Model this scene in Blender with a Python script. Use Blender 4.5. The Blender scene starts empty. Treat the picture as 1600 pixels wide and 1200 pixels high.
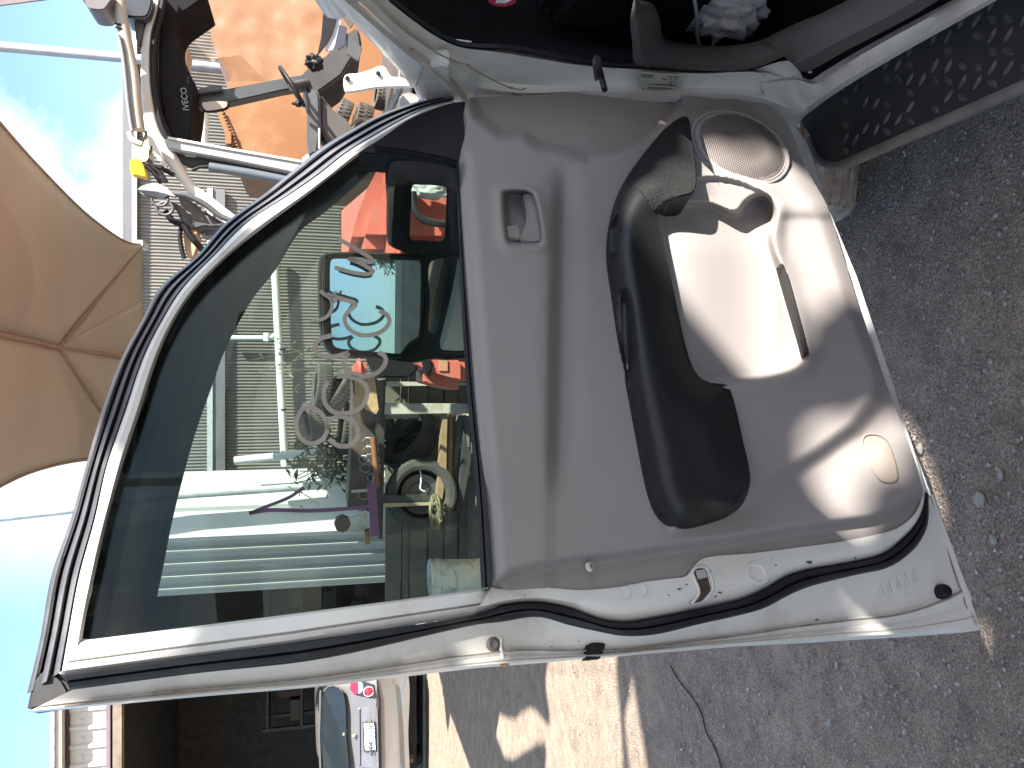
import bpy, bmesh, math, random
import numpy as np
from mathutils import Matrix, Vector
random.seed(7); np.random.seed(7)
SC = bpy.context.scene
COL = SC.collection
# ------------------------------------------------------------------ camera
FPX = 1200.0                       # focal length in photograph pixels (1600 wide)
PITCH = math.radians(14.0)
CAM = np.array([0.0, 0.0, 1.5])
FW = np.array([0.0, math.cos(PITCH), -math.sin(PITCH)])
RT = np.array([1.0, 0.0, 0.0])
UPV = np.array([0.0, math.sin(PITCH), math.cos(PITCH)])
cam = bpy.data.cameras.new("camera"); camo = bpy.data.objects.new("camera", cam); COL.objects.link(camo)
cam.sensor_width = 36.0; cam.lens = 36.0*FPX/1600.0; cam.clip_start = 0.05; cam.clip_end = 2000
cx, cy, cz = -UPV, RT, -FW         # phone held upright, picture stored on its side
camo.matrix_world = Matrix(((cx[0],cy[0],cz[0],CAM[0]),(cx[1],cy[1],cz[1],CAM[1]),(cx[2],cy[2],cz[2],CAM[2]),(0,0,0,1)))
SC.camera = camo
# ------------------------------------------------------------------ sun, sky, exposure
SUN = np.array([0.630, -0.442, 0.64]); SUN = SUN/np.linalg.norm(SUN)   # towards the sun
elev = math.asin(SUN[2]); azim = math.atan2(SUN[0], SUN[1])
sl = bpy.data.lights.new("sun", 'SUN'); so = bpy.data.objects.new("sun", sl); COL.objects.link(so)
sl.energy = 5.0; sl.angle = math.radians(0.53); sl.color = (1.0, 0.94, 0.84)
so.rotation_euler = Vector(SUN).to_track_quat('Z', 'Y').to_euler(); so.location = (3, -4, 8)
W = bpy.data.worlds.new("World"); SC.world = W; W.use_nodes = True
nt = W.node_tree; nt.nodes.clear()
def N(t, kind, **kw):
    n = t.nodes.new(kind)
    for k, v in kw.items(): setattr(n, k, v)
    return n
out = N(nt, 'ShaderNodeOutputWorld'); bg = N(nt, 'ShaderNodeBackground'); bg.inputs[1].default_value = 0.074
sky = N(nt, 'ShaderNodeTexSky'); sky.sky_type = 'NISHITA'; sky.sun_disc = False
sky.sun_elevation = elev; sky.sun_rotation = azim; sky.air_density = 1.0; sky.dust_density = 0.1; sky.ozone_density = 1.6
tc = N(nt, 'ShaderNodeTexCoord'); mp = N(nt, 'ShaderNodeMapping'); mp.inputs['Scale'].default_value = (1.3, 1.3, 2.6)
mp.inputs['Location'].default_value = (0.35, 0.1, 0.0)
ns = N(nt, 'ShaderNodeTexNoise'); ns.inputs['Scale'].default_value = 1.7; ns.inputs['Detail'].default_value = 7; ns.inputs['Roughness'].default_value = 0.55
cr = N(nt, 'ShaderNodeValToRGB'); cr.color_ramp.elements[0].position = 0.38; cr.color_ramp.elements[1].position = 0.68
mx = N(nt, 'ShaderNodeMixRGB'); mx.inputs[2].default_value = (10.5, 10.9, 11.4, 1)
nt.links.new(tc.outputs['Generated'], mp.inputs[0]); nt.links.new(mp.outputs[0], ns.inputs['Vector'])
nt.links.new(ns.outputs[0], cr.inputs[0]); sxy = N(nt, 'ShaderNodeSeparateXYZ'); nt.links.new(tc.outputs['Generated'], sxy.inputs[0]); wx = N(nt, 'ShaderNodeMapRange', interpolation_type='SMOOTHSTEP'); wx.inputs[1].default_value = -.26; wx.inputs[2].default_value = .0; nt.links.new(sxy.outputs[0], wx.inputs[0]); mu_ = N(nt, 'ShaderNodeMath', operation='MULTIPLY'); nt.links.new(cr.outputs[0], mu_.inputs[0]); nt.links.new(wx.outputs[0], mu_.inputs[1]); nt.links.new(mu_.outputs[0], mx.inputs[0]); tn = N(nt, 'ShaderNodeMixRGB', blend_type='MULTIPLY'); tn.inputs[0].default_value = 1.0; tn.inputs[2].default_value = (0.94, 1.0, 0.985, 1); nt.links.new(sky.outputs[0], tn.inputs[1]); nt.links.new(tn.outputs[0], mx.inputs[1])
nt.links.new(mx.outputs[0], bg.inputs[0]); nt.links.new(bg.outputs[0], out.inputs[0])
vs = SC.view_settings; vs.view_transform = 'Standard'; vs.look = 'None'; vs.exposure = 2.22; vs.gamma = 1.0; vs.use_curve_mapping = False
SC.cycles.max_bounces = 8; SC.cycles.transparent_max_bounces = 12; SC.cycles.caustics_reflective = False; SC.cycles.caustics_refractive = False
SC.cycles.use_denoising = True
# ------------------------------------------------------------------ photograph pixel -> place
def ray(x, y):
    a = (1200.0-np.asarray(y, float)-600.0)/FPX; b = -(np.asarray(x, float)-800.0)/FPX
    return FW + a[..., None]*RT + b[..., None]*UPV
def hit(x, y, p, n):
    d = ray(x, y); p = np.asarray(p, float); n = np.asarray(n, float)
    return CAM + d*(((p-CAM)@n)/(d@n))[..., None]
def onP(pts, p, n):
    a = np.asarray(pts, float); return hit(a[:, 0], a[:, 1], p, n)
def onX(pts, X): return onP(pts, (X, 0, 0), (1, 0, 0))
def onY(pts, Y): return onP(pts, (0, Y, 0), (0, 1, 0))
def onZ(pts, Z): return onP(pts, (0, 0, Z), (0, 0, 1))
DP0 = np.array([-0.375, 0.97, 1.0]); DD = np.array([0.8904, 0.4552, 0.0]); DN = np.array([0.4552, -0.8904, 0.0])
def onD(pts, n=0.0): return onP(pts, DP0 + DN*n, DN)          # the open door's plane, n metres towards us
def hitD(x, y, n):                                              # n may vary per point
    d = ray(x, y); t = (((DP0-CAM)@DN) + n)/(d@DN); return CAM + d*t[..., None]
# ------------------------------------------------------------------ materials
MATS = {}
def M(name, col, rough=0.55, metal=0.0, var=0.12, scale=6.0, bump=0.0, bscale=60.0, stain=None, stain_amt=0.0, stain_scale=3.0, spec=0.5, coat=0.0):
    if name in MATS: return MATS[name]
    m = bpy.data.materials.new(name); m.use_nodes = True; t = m.node_tree; b = t.nodes['Principled BSDF']
    b.inputs['Roughness'].default_value = rough; b.inputs['Metallic'].default_value = metal
    b.inputs['Specular IOR Level'].default_value = spec; b.inputs['Coat Weight'].default_value = coat
    co = N(t, 'ShaderNodeTexCoord'); ge = N(t, 'ShaderNodeNewGeometry')
    n1 = N(t, 'ShaderNodeTexNoise'); n1.inputs['Scale'].default_value = scale; n1.inputs['Detail'].default_value = 6
    t.links.new(ge.outputs['Position'], n1.inputs['Vector'])
    r = N(t, 'ShaderNodeValToRGB'); c = np.array(col[:3])
    r.color_ramp.elements[0].position = 0.3; r.color_ramp.elements[1].position = 0.7
    r.color_ramp.elements[0].color = (*np.clip(c*(1-var), 0, 1), 1); r.color_ramp.elements[1].color = (*np.clip(c*(1+var), 0, 1), 1)
    t.links.new(n1.outputs[0], r.inputs[0]); last = r.outputs[0]
    if stain is not None:
        n2 = N(t, 'ShaderNodeTexNoise'); n2.inputs['Scale'].default_value = stain_scale; n2.inputs['Detail'].default_value = 9; n2.inputs['Roughness'].default_value = 0.68
        t.links.new(ge.outputs['Position'], n2.inputs['Vector'])
        r2 = N(t, 'ShaderNodeValToRGB'); r2.color_ramp.elements[0].position = 0.5; r2.color_ramp.elements[1].position = 0.72
        r2.color_ramp.elements[0].color = (0, 0, 0, 1); r2.color_ramp.elements[1].color = (stain_amt,)*3 + (1,)
        t.links.new(n2.outputs[0], r2.inputs[0])
        mm = N(t, 'ShaderNodeMixRGB'); mm.inputs[2].default_value = (*stain, 1)
        t.links.new(r2.outputs[0], mm.inputs[0]); t.links.new(last, mm.inputs[1]); last = mm.outputs[0]
    t.links.new(last, b.inputs['Base Color'])
    if bump > 0:
        n3 = N(t, 'ShaderNodeTexNoise'); n3.inputs['Scale'].default_value = bscale; n3.inputs['Detail'].default_value = 4
        t.links.new(ge.outputs['Position'], n3.inputs['Vector'])
        bp = N(t, 'ShaderNodeBump'); bp.inputs['Strength'].default_value = bump; bp.inputs['Distance'].default_value = 0.01
        t.links.new(n3.outputs[0], bp.inputs['Height']); t.links.new(bp.outputs[0], b.inputs['Normal'])
    MATS[name] = m; return m
def glassM(name, tint, gloss=1.0, rough=0.0, haze=0.0):
    m = bpy.data.materials.new(name); m.use_nodes = True; t = m.node_tree; t.nodes.clear()
    o = N(t, 'ShaderNodeOutputMaterial'); tr = N(t, 'ShaderNodeBsdfTransparent'); tr.inputs[0].default_value = (*tint, 1)
    gl = N(t, 'ShaderNodeBsdfGlossy'); gl.inputs['Roughness'].default_value = rough
    fr = N(t, 'ShaderNodeFresnel'); fr.inputs[0].default_value = 1.5
    mu = N(t, 'ShaderNodeMath', operation='MULTIPLY'); mu.inputs[1].default_value = gloss
    mi = N(t, 'ShaderNodeMixShader'); t.links.new(fr.outputs[0], mu.inputs[0]); t.links.new(mu.outputs[0], mi.inputs[0])
    t.links.new(tr.outputs[0], mi.inputs[1]); t.links.new(gl.outputs[0], mi.inputs[2]); last = mi.outputs[0]
    if haze > 0:                                               # a film of dust on the pane
        ge = N(t, 'ShaderNodeNewGeometry'); n2 = N(t, 'ShaderNodeTexNoise'); n2.inputs['Scale'].default_value = 14; n2.inputs['Detail'].default_value = 8
        t.links.new(ge.outputs['Position'], n2.inputs['Vector'])
        rr = N(t, 'ShaderNodeMapRange'); rr.inputs[1].default_value = 0.35; rr.inputs[2].default_value = 0.8; rr.inputs[3].default_value = haze*0.3; rr.inputs[4].default_value = haze*1.6
        t.links.new(n2.outputs[0], rr.inputs[0]); df = N(t, 'ShaderNodeBsdfDiffuse'); df.inputs[0].default_value = (0.6, 0.6, 0.56, 1)
        m2 = N(t, 'ShaderNodeMixShader'); t.links.new(rr.outputs[0], m2.inputs[0]); t.links.new(last, m2.inputs[1]); t.links.new(df.outputs[0], m2.inputs[2]); last = m2.outputs[0]
    t.links.new(last, o.inputs[0]); MATS[name] = m; return m
white = M('white_paint', (0.56, 0.555, 0.535), 0.38, var=0.06, scale=5, stain=(0.32, 0.28, 0.235), stain_amt=0.7, stain_scale=5.5, coat=0.25)
whitejamb = M('white_jamb_paint', (0.56, 0.55, 0.52), 0.45, var=0.06, scale=9, stain=(0.30, 0.25, 0.20), stain_amt=0.6, stain_scale=5)
trimgrey = M('grey_moulded_plastic', (0.226, 0.207, 0.204), 0.74, var=0.05, scale=4, bump=0.06, bscale=900, spec=0.22)
trimdark = M('dark_grey_trim', (0.062, 0.058, 0.061), 0.65, var=0.05, bump=0.06, bscale=900)
rubber = M('black_rubber', (0.009, 0.0095, 0.012), 0.5, var=0.2, scale=20, stain=(0.08, 0.075, 0.075), stain_amt=0.25, stain_scale=14, spec=.3)
rubberdusty = M('dusty_rubber', (0.16, 0.15, 0.16), 0.55, var=0.2, scale=15)
vinyl = M('black_vinyl', (0.009, 0.0095, 0.0105), 0.48, var=0.15, bump=0.12, bscale=500, stain=(0.04, 0.038, 0.036), stain_amt=0.15, stain_scale=9, spec=.4)
velour = M('charcoal_flock', (0.021, 0.021, 0.022), 0.95, var=0.3, scale=260, bump=0.5, bscale=400, spec=0.1)
blackplastic = M('black_plastic', (0.010, 0.010, 0.012), 0.5, var=0.15, spec=0.22)
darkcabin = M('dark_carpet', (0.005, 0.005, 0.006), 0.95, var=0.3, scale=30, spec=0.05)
steel = M('grey_painted_steel', (0.30, 0.31, 0.33), 0.5, var=0.12, scale=8, stain=(0.2, 0.15, 0.1), stain_amt=0.4)
galv = M('galvanised_steel', (0.42, 0.44, 0.44), 0.42, metal=0.35, var=0.15, scale=14)
chrome = M('bright_metal', (0.75, 0.75, 0.75), 0.18, metal=1.0, var=0.03)
mirrorm = M('mirror_silvering', (0.58, 0.70, 0.97), 0.0, metal=1.0, var=0.0)
pane = glassM('window_glass', (0.67, 0.735, 0.705), 0.25, 0.0, haze=0.006)
visorm = glassM('smoked_acrylic', (0.009, 0.010, 0.012), 0.2, 0.0)
# ------------------------------------------------------------------ objects
EMP = {}
def tag(o, label=None, cat=None, group=None, kind=None):
    if label: o['label'] = label
    if cat: o['category'] = cat
    if group: o['group'] = group
    if kind: o['kind'] = kind
    return o
def link(o, parent=None):
    COL.objects.link(o)
    if parent is not None:
        o.parent = parent
        if parent.name in EMP: o.matrix_parent_inverse = Matrix.Translation(-Vector(EMP[parent.name]))
    return o
def thing(name, loc, label, cat, group=None):
    o = bpy.data.objects.new(name, None); o.location = loc; o.empty_display_size = 0.2
    COL.objects.link(o); EMP[o.name] = tuple(loc); return tag(o, label, cat, group)
def mesh(name, verts, faces, mat, parent=None, smooth=False, sharp=None):
    me = bpy.data.meshes.new(name)
    me.from_pydata([tuple(map(float, v)) for v in verts], [], [tuple(map(int, f)) for f in faces])
    if mat: me.materials.append(mat)
    if smooth:
        me.polygons.foreach_set('use_smooth', [True]*len(me.polygons))
        if sharp: me.set_sharp_from_angle(angle=math.radians(sharp))
    me.update()
    return link(bpy.data.objects.new(name, me), parent)
def fromBM(name, bm, mat, parent=None, smooth=False, sharp=35):
    me = bpy.data.meshes.new(name); bm.to_mesh(me); bm.free()
    if mat: me.materials.append(mat)
    if smooth:
        me.polygons.foreach_set('use_smooth', [True]*len(me.polygons)); me.set_sharp_from_angle(angle=math.radians(sharp))
    return link(bpy.data.objects.new(name, me), parent)
def spline(pts, n, closed=False):
    P = np.asarray(pts, float); k = len(P)
    if closed: Q = np.vstack([P[-1], P, P[0], P[1]]); segs = k
    else: Q = np.vstack([2*P[0]-P[1], P, 2*P[-1]-P[-2]]); segs = k-1
    L = np.array([np.linalg.norm((P[(i+1) % k]-P[i])) for i in range(segs)])+1e-9
    cum = np.concatenate([[0], np.cumsum(L)]); T = np.linspace(0, cum[-1], n, endpoint=not closed); res = []
    for t in T:
        i = min(int(np.searchsorted(cum, t, 'right')-1), segs-1); u = (t-cum[i])/L[i]
        p0, p1, p2, p3 = Q[i], Q[i+1], Q[i+2], Q[i+3]
        m1 = (p2-p0)*L[i]/(np.linalg.norm(p2-p1)+np.linalg.norm(p1-p0)+1e-9); m2 = (p3-p1)*L[i]/(np.linalg.norm(p3-p2)+np.linalg.norm(p2-p1)+1e-9)
        res.append((2*u**3-3*u**2+1)*p1+(u**3-2*u**2+u)*m1+(-2*u**3+3*u**2)*p2+(u**3-u**2)*m2)
    return np.array(res)
def lin(pts, n):
    P = np.asarray(pts, float); L = np.linalg.norm(np.diff(P, axis=0), axis=1); c = np.concatenate([[0], np.cumsum(L)])
    T = np.linspace(0, c[-1], n); return np.stack([np.interp(T, c, P[:, k]) for k in range(P.shape[1])], 1)
def loft(name, rows, mat, parent=None, smooth=True, sharp=50, closed=False, thick=None):
    rows = [np.asarray(r) for r in rows]; n = len(rows[0]); V = np.vstack(rows); Fc = []
    for j in range(len(rows)-1):
        for i in range(n if closed else n-1):
            a, b = j*n+i, j*n+(i+1) % n; Fc.append((a, b, b+n, a+n))
    o = mesh(name, V, Fc, mat, parent, smooth, sharp)
    if thick:
        s = o.modifiers.new('thickness', 'SOLIDIFY'); s.thickness = thick; s.offset = 0
    return o
def slab(name, pts, vec, mat, parent=None, bevel=0.0, seg=2, smooth=False):
    """an outline given real thickness along vec"""
    bm = bmesh.new(); vs_ = [bm.verts.new(tuple(p)) for p in pts]; f = bm.faces.new(vs_)
    r = bmesh.ops.extrude_face_region(bm, geom=[f]); nv = [e for e in r['geom'] if isinstance(e, bmesh.types.BMVert)]
    bmesh.ops.translate(bm, verts=nv, vec=Vector(vec))
    bmesh.ops.recalc_face_normals(bm, faces=bm.faces[:])
    if bevel > 0: bmesh.ops.bevel(bm, geom=[e for e in bm.edges if len(e.link_faces) == 2 and e.calc_face_angle(0) > 0.6], offset=bevel, segments=seg, affect='EDGES', clamp_overlap=True)
    return fromBM(name, bm, mat, parent, smooth)
def tubev(pts, r, seg=10, caps=True):
    P = np.asarray(pts, float); k = len(P); R = np.broadcast_to(np.asarray(r, float), (k,))
    T = np.gradient(P, axis=0); T /= np.linalg.norm(T, axis=1)[:, None]+1e-12
    u = np.cross(T[0], (0, 0, 1.0)); u = np.cross(T[0], (1.0, 0, 0)) if np.linalg.norm(u) < 1e-3 else u; u /= np.linalg.norm(u)
    V = []
    for i in range(k):
        u = u-T[i]*(u@T[i]); u /= np.linalg.norm(u)+1e-12; v = np.cross(T[i], u)
        for s in range(seg):
            a = 2*math.pi*s/seg; V.append(P[i]+R[i]*(math.cos(a)*u+math.sin(a)*v))
    Fc = [(i*seg+s, i*seg+(s+1) % seg, (i+1)*seg+(s+1) % seg, (i+1)*seg+s) for i in range(k-1) for s in range(seg)]
    if caps: Fc += [tuple(range(seg))[::-1], tuple(range((k-1)*seg, k*seg))]
    return V, Fc
def tube(name, pts, r, mat, parent=None, seg=10):
    V, Fc = tubev(pts, r, seg); return mesh(name, V, Fc, mat, parent, True, 50)
def tubes(name, lst, mat, parent=None, seg=6):
    V, Fc = [], []
    for pts, r in lst:
        v, f = tubev(pts, r, seg); o = len(V); V += v; Fc += [tuple(i+o for i in q) for q in f]
    return mesh(name, V, Fc, mat, parent, True, 50)
def boxv(c, s, R=None):
    c = np.asarray(c, float); h = np.asarray(s, float)/2
    v = np.array([(sx*h[0], sy*h[1], sz*h[2]) for sz in (-1, 1) for sy in (-1, 1) for sx in (-1, 1)])
    if R is not None: v = v@np.asarray(R).T
    return v+c, [(0, 2, 3, 1), (4, 5, 7, 6), (0, 1, 5, 4), (2, 6, 7, 3), (0, 4, 6, 2), (1, 3, 7, 5)]
def box(name, c, s, mat, parent=None, R=None, bevel=0.0):
    v, f = boxv(c, s, R); o = mesh(name, v, f, mat, parent)
    if bevel > 0:
        b = o.modifiers.new('bevel', 'BEVEL'); b.width = bevel; b.segments = 2
    return o
def rotz(a): c, s = math.cos(a), math.sin(a); return np.array([[c, -s, 0], [s, c, 0], [0, 0, 1.0]])
def rotax(ax, a): return np.array(Matrix.Rotation(a, 3, Vector(ax)))
def lathe(name, prof, mat, parent=None, seg=40, c=(0, 0, 0), axis=(0, 0, 1), sharp=40):
    """prof: (radius, height along axis)"""
    q = np.array(Vector(axis).to_track_quat('Z', 'Y').to_matrix()); rows = []
    for r, h in prof:
        rows.append([np.asarray(c)+q@np.array([r*math.cos(2*math.pi*s/seg), r*math.sin(2*math.pi*s/seg), h]) for s in range(seg)])
    return loft(name, rows, mat, parent, True, sharp, closed=True)
def text(name, body, size, loc, right, up, mat, parent=None, depth=0.001, align='CENTER'):
    cu = bpy.data.curves.new(name, 'FONT'); cu.body = body; cu.size = size; cu.extrude = depth; cu.align_x = align; cu.align_y = 'CENTER'
    tmp = bpy.data.objects.new(name, cu); COL.objects.link(tmp)
    me = bpy.data.meshes.new_from_object(tmp.evaluated_get(bpy.context.evaluated_depsgraph_get()))
    COL.objects.unlink(tmp); bpy.data.objects.remove(tmp)
    r = np.asarray(right, float); r /= np.linalg.norm(r); u = np.asarray(up, float); u = u-r*(u@r); u /= np.linalg.norm(u); w = np.cross(r, u)
    me.transform(Matrix(((r[0], u[0], w[0], loc[0]), (r[1], u[1], w[1], loc[1]), (r[2], u[2], w[2], loc[2]), (0, 0, 0, 1))))
    me.materials.clear(); me.materials.append(mat)
    return link(bpy.data.objects.new(name, me), parent)
def sdf(X, Y, poly):
    """signed distance to a polygon in pixels, positive inside; plus nearest boundary point"""
    P = np.asarray(poly, float); d2 = np.full(X.shape, 1e18); ins = np.zeros(X.shape, bool); nx = np.zeros(X.shape); ny = np.zeros(X.shape); k = len(P)
    for i in range(k):
        a, b = P[i], P[(i+1) % k]; e = b-a; L = e@e+1e-12
        t = np.clip(((X-a[0])*e[0]+(Y-a[1])*e[1])/L, 0, 1); px, py = a[0]+t*e[0], a[1]+t*e[1]; q = (X-px)**2+(Y-py)**2; m = q < d2
        d2[m] = q[m]; nx[m] = px[m]; ny[m] = py[m]
        c = ((a[1] > Y) != (b[1] > Y)) & (X < (b[0]-a[0])*(Y-a[1])/(b[1]-a[1]+1e-12)+a[0]); ins ^= c
    return np.where(ins, 1, -1)*np.sqrt(d2), nx, ny
def pdist(X, Y, line):
    P = np.asarray(line, float); d2 = np.full(X.shape, 1e18)
    for a, b in zip(P[:-1], P[1:]):
        e = b-a; t = np.clip(((X-a[0])*e[0]+(Y-a[1])*e[1])/(e@e+1e-12), 0, 1); d2 = np.minimum(d2, (X-a[0]-t*e[0])**2+(Y-a[1]-t*e[1])**2)
    return np.sqrt(d2)
def sst(a, b, v): t = np.clip((v-a)/(b-a), 0, 1); return t*t*(3-2*t)
def relief(name, outline, hfun, step, mat, parent, back=0.03, sharp=60):
    """moulded panel on the door: outline and depth map, rim carried back along the door's normal"""
    P = np.asarray(outline, float); x0, y0 = P.min(0)-step; x1, y1 = P.max(0)+step
    gx = np.arange(x0, x1+step, step); gy = np.arange(y0, y1+step, step); X, Y = np.meshgrid(gx, gy, indexing='ij')
    d, nx, ny = sdf(X, Y, P); keep = d > -step*0.75
    near = keep & (d < step*0.45); X = np.where(near, nx, X); Y = np.where(near, ny, Y)
    H = hfun(X, Y)
    for _ in range(2):
        K = H.copy(); K[1:-1, 1:-1] = (H[1:-1, 1:-1]*4+2*(H[:-2, 1:-1]+H[2:, 1:-1]+H[1:-1, :-2]+H[1:-1, 2:])+H[:-2, :-2]+H[2:, 2:]+H[:-2, 2:]+H[2:, :-2])/16; H = K
    V = hitD(X, Y, H); idx = -np.ones(X.shape, int); idx[keep] = np.arange(keep.sum()); Vl = V[keep]
    a, b, c, e = idx[:-1, :-1], idx[1:, :-1], idx[1:, 1:], idx[:-1, 1:]; ok = (a >= 0) & (b >= 0) & (c >= 0) & (e >= 0)
    Fc = np.stack([a[ok], b[ok], c[ok], e[ok]], 1)
    ed = {}
    for f in Fc:
        for i in range(4):
            k = (f[i], f[(i+1) % 4]); ed[k] = 1
    bd = [k for k in ed if (k[1], k[0]) not in ed]
    bv = sorted({v for k in bd for v in k}); mp_ = {v: len(Vl)+i for i, v in enumerate(bv)}
    off = [Vl[v]-DN*(back+0.0) for v in bv]
    V2 = np.vstack([Vl, off]); F2 = [tuple(f) for f in Fc]+[(k[1], k[0], mp_[k[0]], mp_[k[1]]) for k in bd]
    return mesh(name, V2, F2, mat, parent, True, sharp)
# ================================================================== the white car and its open door
car = thing('white_car', (1.35, 0.9, 0.0), 'white four wheel drive with its front passenger door wide open', 'car')
# ---- door shell
OUT = [(42,1085),(62,1000),(80,900),(110,812),(135,725),(160,640),(190,560),(222,500),(249,450),(307,400),(350,350),(417,300),(453,270),(503,230),(553,200),(590,180),(648,160),(698,150),(714,145)]
BND = [(97,1048),(108,985),(124,900),(148,812),(168,725),(197,640),(224,560),(254,500),(286,450),(334,400),(384,350),(455,303),(497,274),(543,238),(588,210),(628,187),(668,168),(692,161),(708,157)]
INN = [(128,1001),(136,955),(148,900),(168,812),(192,725),(220,640),(246,560),(273,500),(307,450),(357,400),(412,355),(480,305),(520,274),(567,238),(613,209),(648,188),(682,172),(700,165),(712,160)]
SEALI = [(100,1052),(300,1025),(500,998),(740,961),(782,946),(840,941),(890,950),(935,967),(977,972),(1027,965),(1090,952),(1157,937),(1195,921),(1229,901),(1261,891),(1301,884),(1344,876),(1382,865),(1410,843),(1433,817),(1444,790),(1446,768)]
SEALO = [(112,1078),(300,1053),(500,1030),(740,977),(782,972),(840,964),(890,977),(935,987),(977,994),(1027,991),(1090,976),(1157,961),(1195,950),(1229,932),(1261,918),(1301,907),(1344,897),(1382,889),(1410,874),(1436,849),(1450,817),(1451,772)]
EDGE = [(44,1112),(300,1088),(500,1071),(740,1043),(800,1038),(860,1033),(920,1028),(960,1025),(1000,1021),(1050,1017),(1110,1012),(1160,1008),(1200,1006),(1240,1004),(1280,1002),(1320,999),(1360,997),(1400,995),(1440,992),(1480,989),(1510,987),(1531,984)]
NS = 120
def onDs(pts, n, k=NS): return onD(spline(pts, k), n)
def mixp(a, b, t, k=NS): return spline(a, k)*(1-t)+spline(b, k)*t
door = loft('door', [onD(mixp(SEALO, EDGE, 0.0), -0.035), onD(mixp(SEALO, EDGE, 0.25), -0.045), onD(mixp(SEALO, EDGE, 0.66), -0.055), onD(mixp(SEALO, EDGE, 0.72), -0.047),
    onD(mixp(SEALO, EDGE, 0.80), -0.052), onD(mixp(SEALO, EDGE, 0.86), -0.046), onD(mixp(SEALO, EDGE, 0.96), -0.046), onD(mixp(SEALO, EDGE, 1.0), -0.052), onD(mixp(SEALO, EDGE, 1.0), -0.052)-DN*0.012], white, car, True, 40)
door['label'] = 'white steel door shell with drip-stained rear flange'
# bottom flange of the shell, below the seal's corner
BE_i = [(1452,775),(1464,820),(1482,872),(1502,930),(1516,970)]; BE_o = [(1458,772),(1472,812),(1492,866),(1514,930),(1532,982)]; BE_in = [(1449,800),(1447,842),(1450,893),(1462,938),(1490,984)]
loft('bottom_flange', [onD(spline(BE_in, 30), -0.056), onD(spline(BE_i, 30), -0.054), onD(spline(BE_i, 30)*0.66+spline(BE_o, 30)*0.34, -0.046), onD(spline(BE_o, 30), -0.046), onD(spline(BE_o, 30), -0.05)-DN*0.012], white, door, True, 40)
# inner shell between trim and seal
TB = [(768,917),(785,921),(850,918),(905,922),(960,918),(1010,909),(1050,904),(1072,900),(1083,886),(1100,872),(1180,864),(1250,855),(1310,847),(1370,835),(1400,826),(1425,808),(1438,785),(1441,760)]
SI2 = SEALI[3:]
loft('inner_shell', [onD(spline(TB, NS), -0.022), onD(mixp(TB, SI2, 0.35), -0.020), onD(mixp(TB, SI2, 0.7), -0.020), onD(mixp(TB, SI2, 0.9), -0.028), onD(spline(SI2, NS), -0.040), onD(spline(SI2, NS), -0.06)], white, door, True, 60)
# seal
loft('rubber_seal', [onDs(SEALI, -0.04), onD(mixp(SEALI, SEALO, 0.12), -0.022), onD(mixp(SEALI, SEALO, 0.42), -0.018), onD(mixp(SEALI, SEALO, 0.5), -0.023), onD(mixp(SEALI, SEALO, 0.58), -0.018), onD(mixp(SEALI, SEALO, 0.85), -0.022), onDs(SEALO, -0.036), onDs(SEALO, -0.06)], rubber, door, True, 60)
# window frame, top rail: three rubber ribs then the white inner rail
def seq(ts, ns, A, B, k=150): return [onD(mixp(A, B, t, k), n) for t, n in zip(ts, ns)]
loft('frame_weatherstrip', seq([0, 0, .16, .26, .34, .42, .56, .64, .70, .78, .92, 1.0], [-.11, -.075, -.066, -.068, -.082, -.064, -.06, -.064, -.076, -.056, -.05, -.062], OUT, BND), M('weathered_rubber', (0.05, 0.05, 0.06), 0.36, var=0.3, scale=12, stain=(0.16, 0.15, 0.15), stain_amt=0.5, stain_scale=6, spec=.9), door, True, 60)
loft('window_frame', seq([0, 0, .08, .3, .75, 1.0, 1.0], [-.07, -.05, -.043, -.036, -.038, -.045, -.075], BND, INN), white, door, True, 40)
# rear upright of the window frame
R0 = [(128,1001),(450,960),(773,918)]; R1 = [(97,1048),(450,1001),(777,949)]; R2 = [(99,1054),(450,1007),(779,955)]
k = 60
loft('window_frame', [onD(lin(R0, k), -.075), onD(lin(R0, k), -.046), onD(lin(R0, k)*.9+lin(R1, k)*.1, -.038), onD(lin(R0, k)*.35+lin(R1, k)*.65, -.034), onD(lin(R0, k)*.28+lin(R1, k)*.72, -.040), onD(lin(R0, k)*.22+lin(R1, k)*.78, -.034), onD(lin(R1, k), -.036), onD(lin(R2, k), -.042), onD(lin(R2, k), -.07)], white, door, True, 40)
slab('corner_cap', onD([(40,1112),(50,1062),(62,1046),(88,1050),(100,1062),(110,1080),(90,1104)], -.066), -DN*0.04, rubber, door, 0.004)
# outer skin closing the shell
slab('outer_skin', onD(spline([(790,1000),(1000,1000),(1300,985),(1518,972),(1492,870),(1454,772),(1410,650),(1345,468),(1296,336),(1236,190),(1060,150),(900,150),(730,160),(740,500),(760,800)], 60, True), -0.085), -DN*0.035, white, door)
slab('sill_edge', onD([(1298,330),(1340,430),(1392,585),(1440,735),(1451,772),(1444,775),(1385,610),(1330,430),(1290,330)], -0.03), -DN*0.05, white, door, 0.003)
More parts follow.
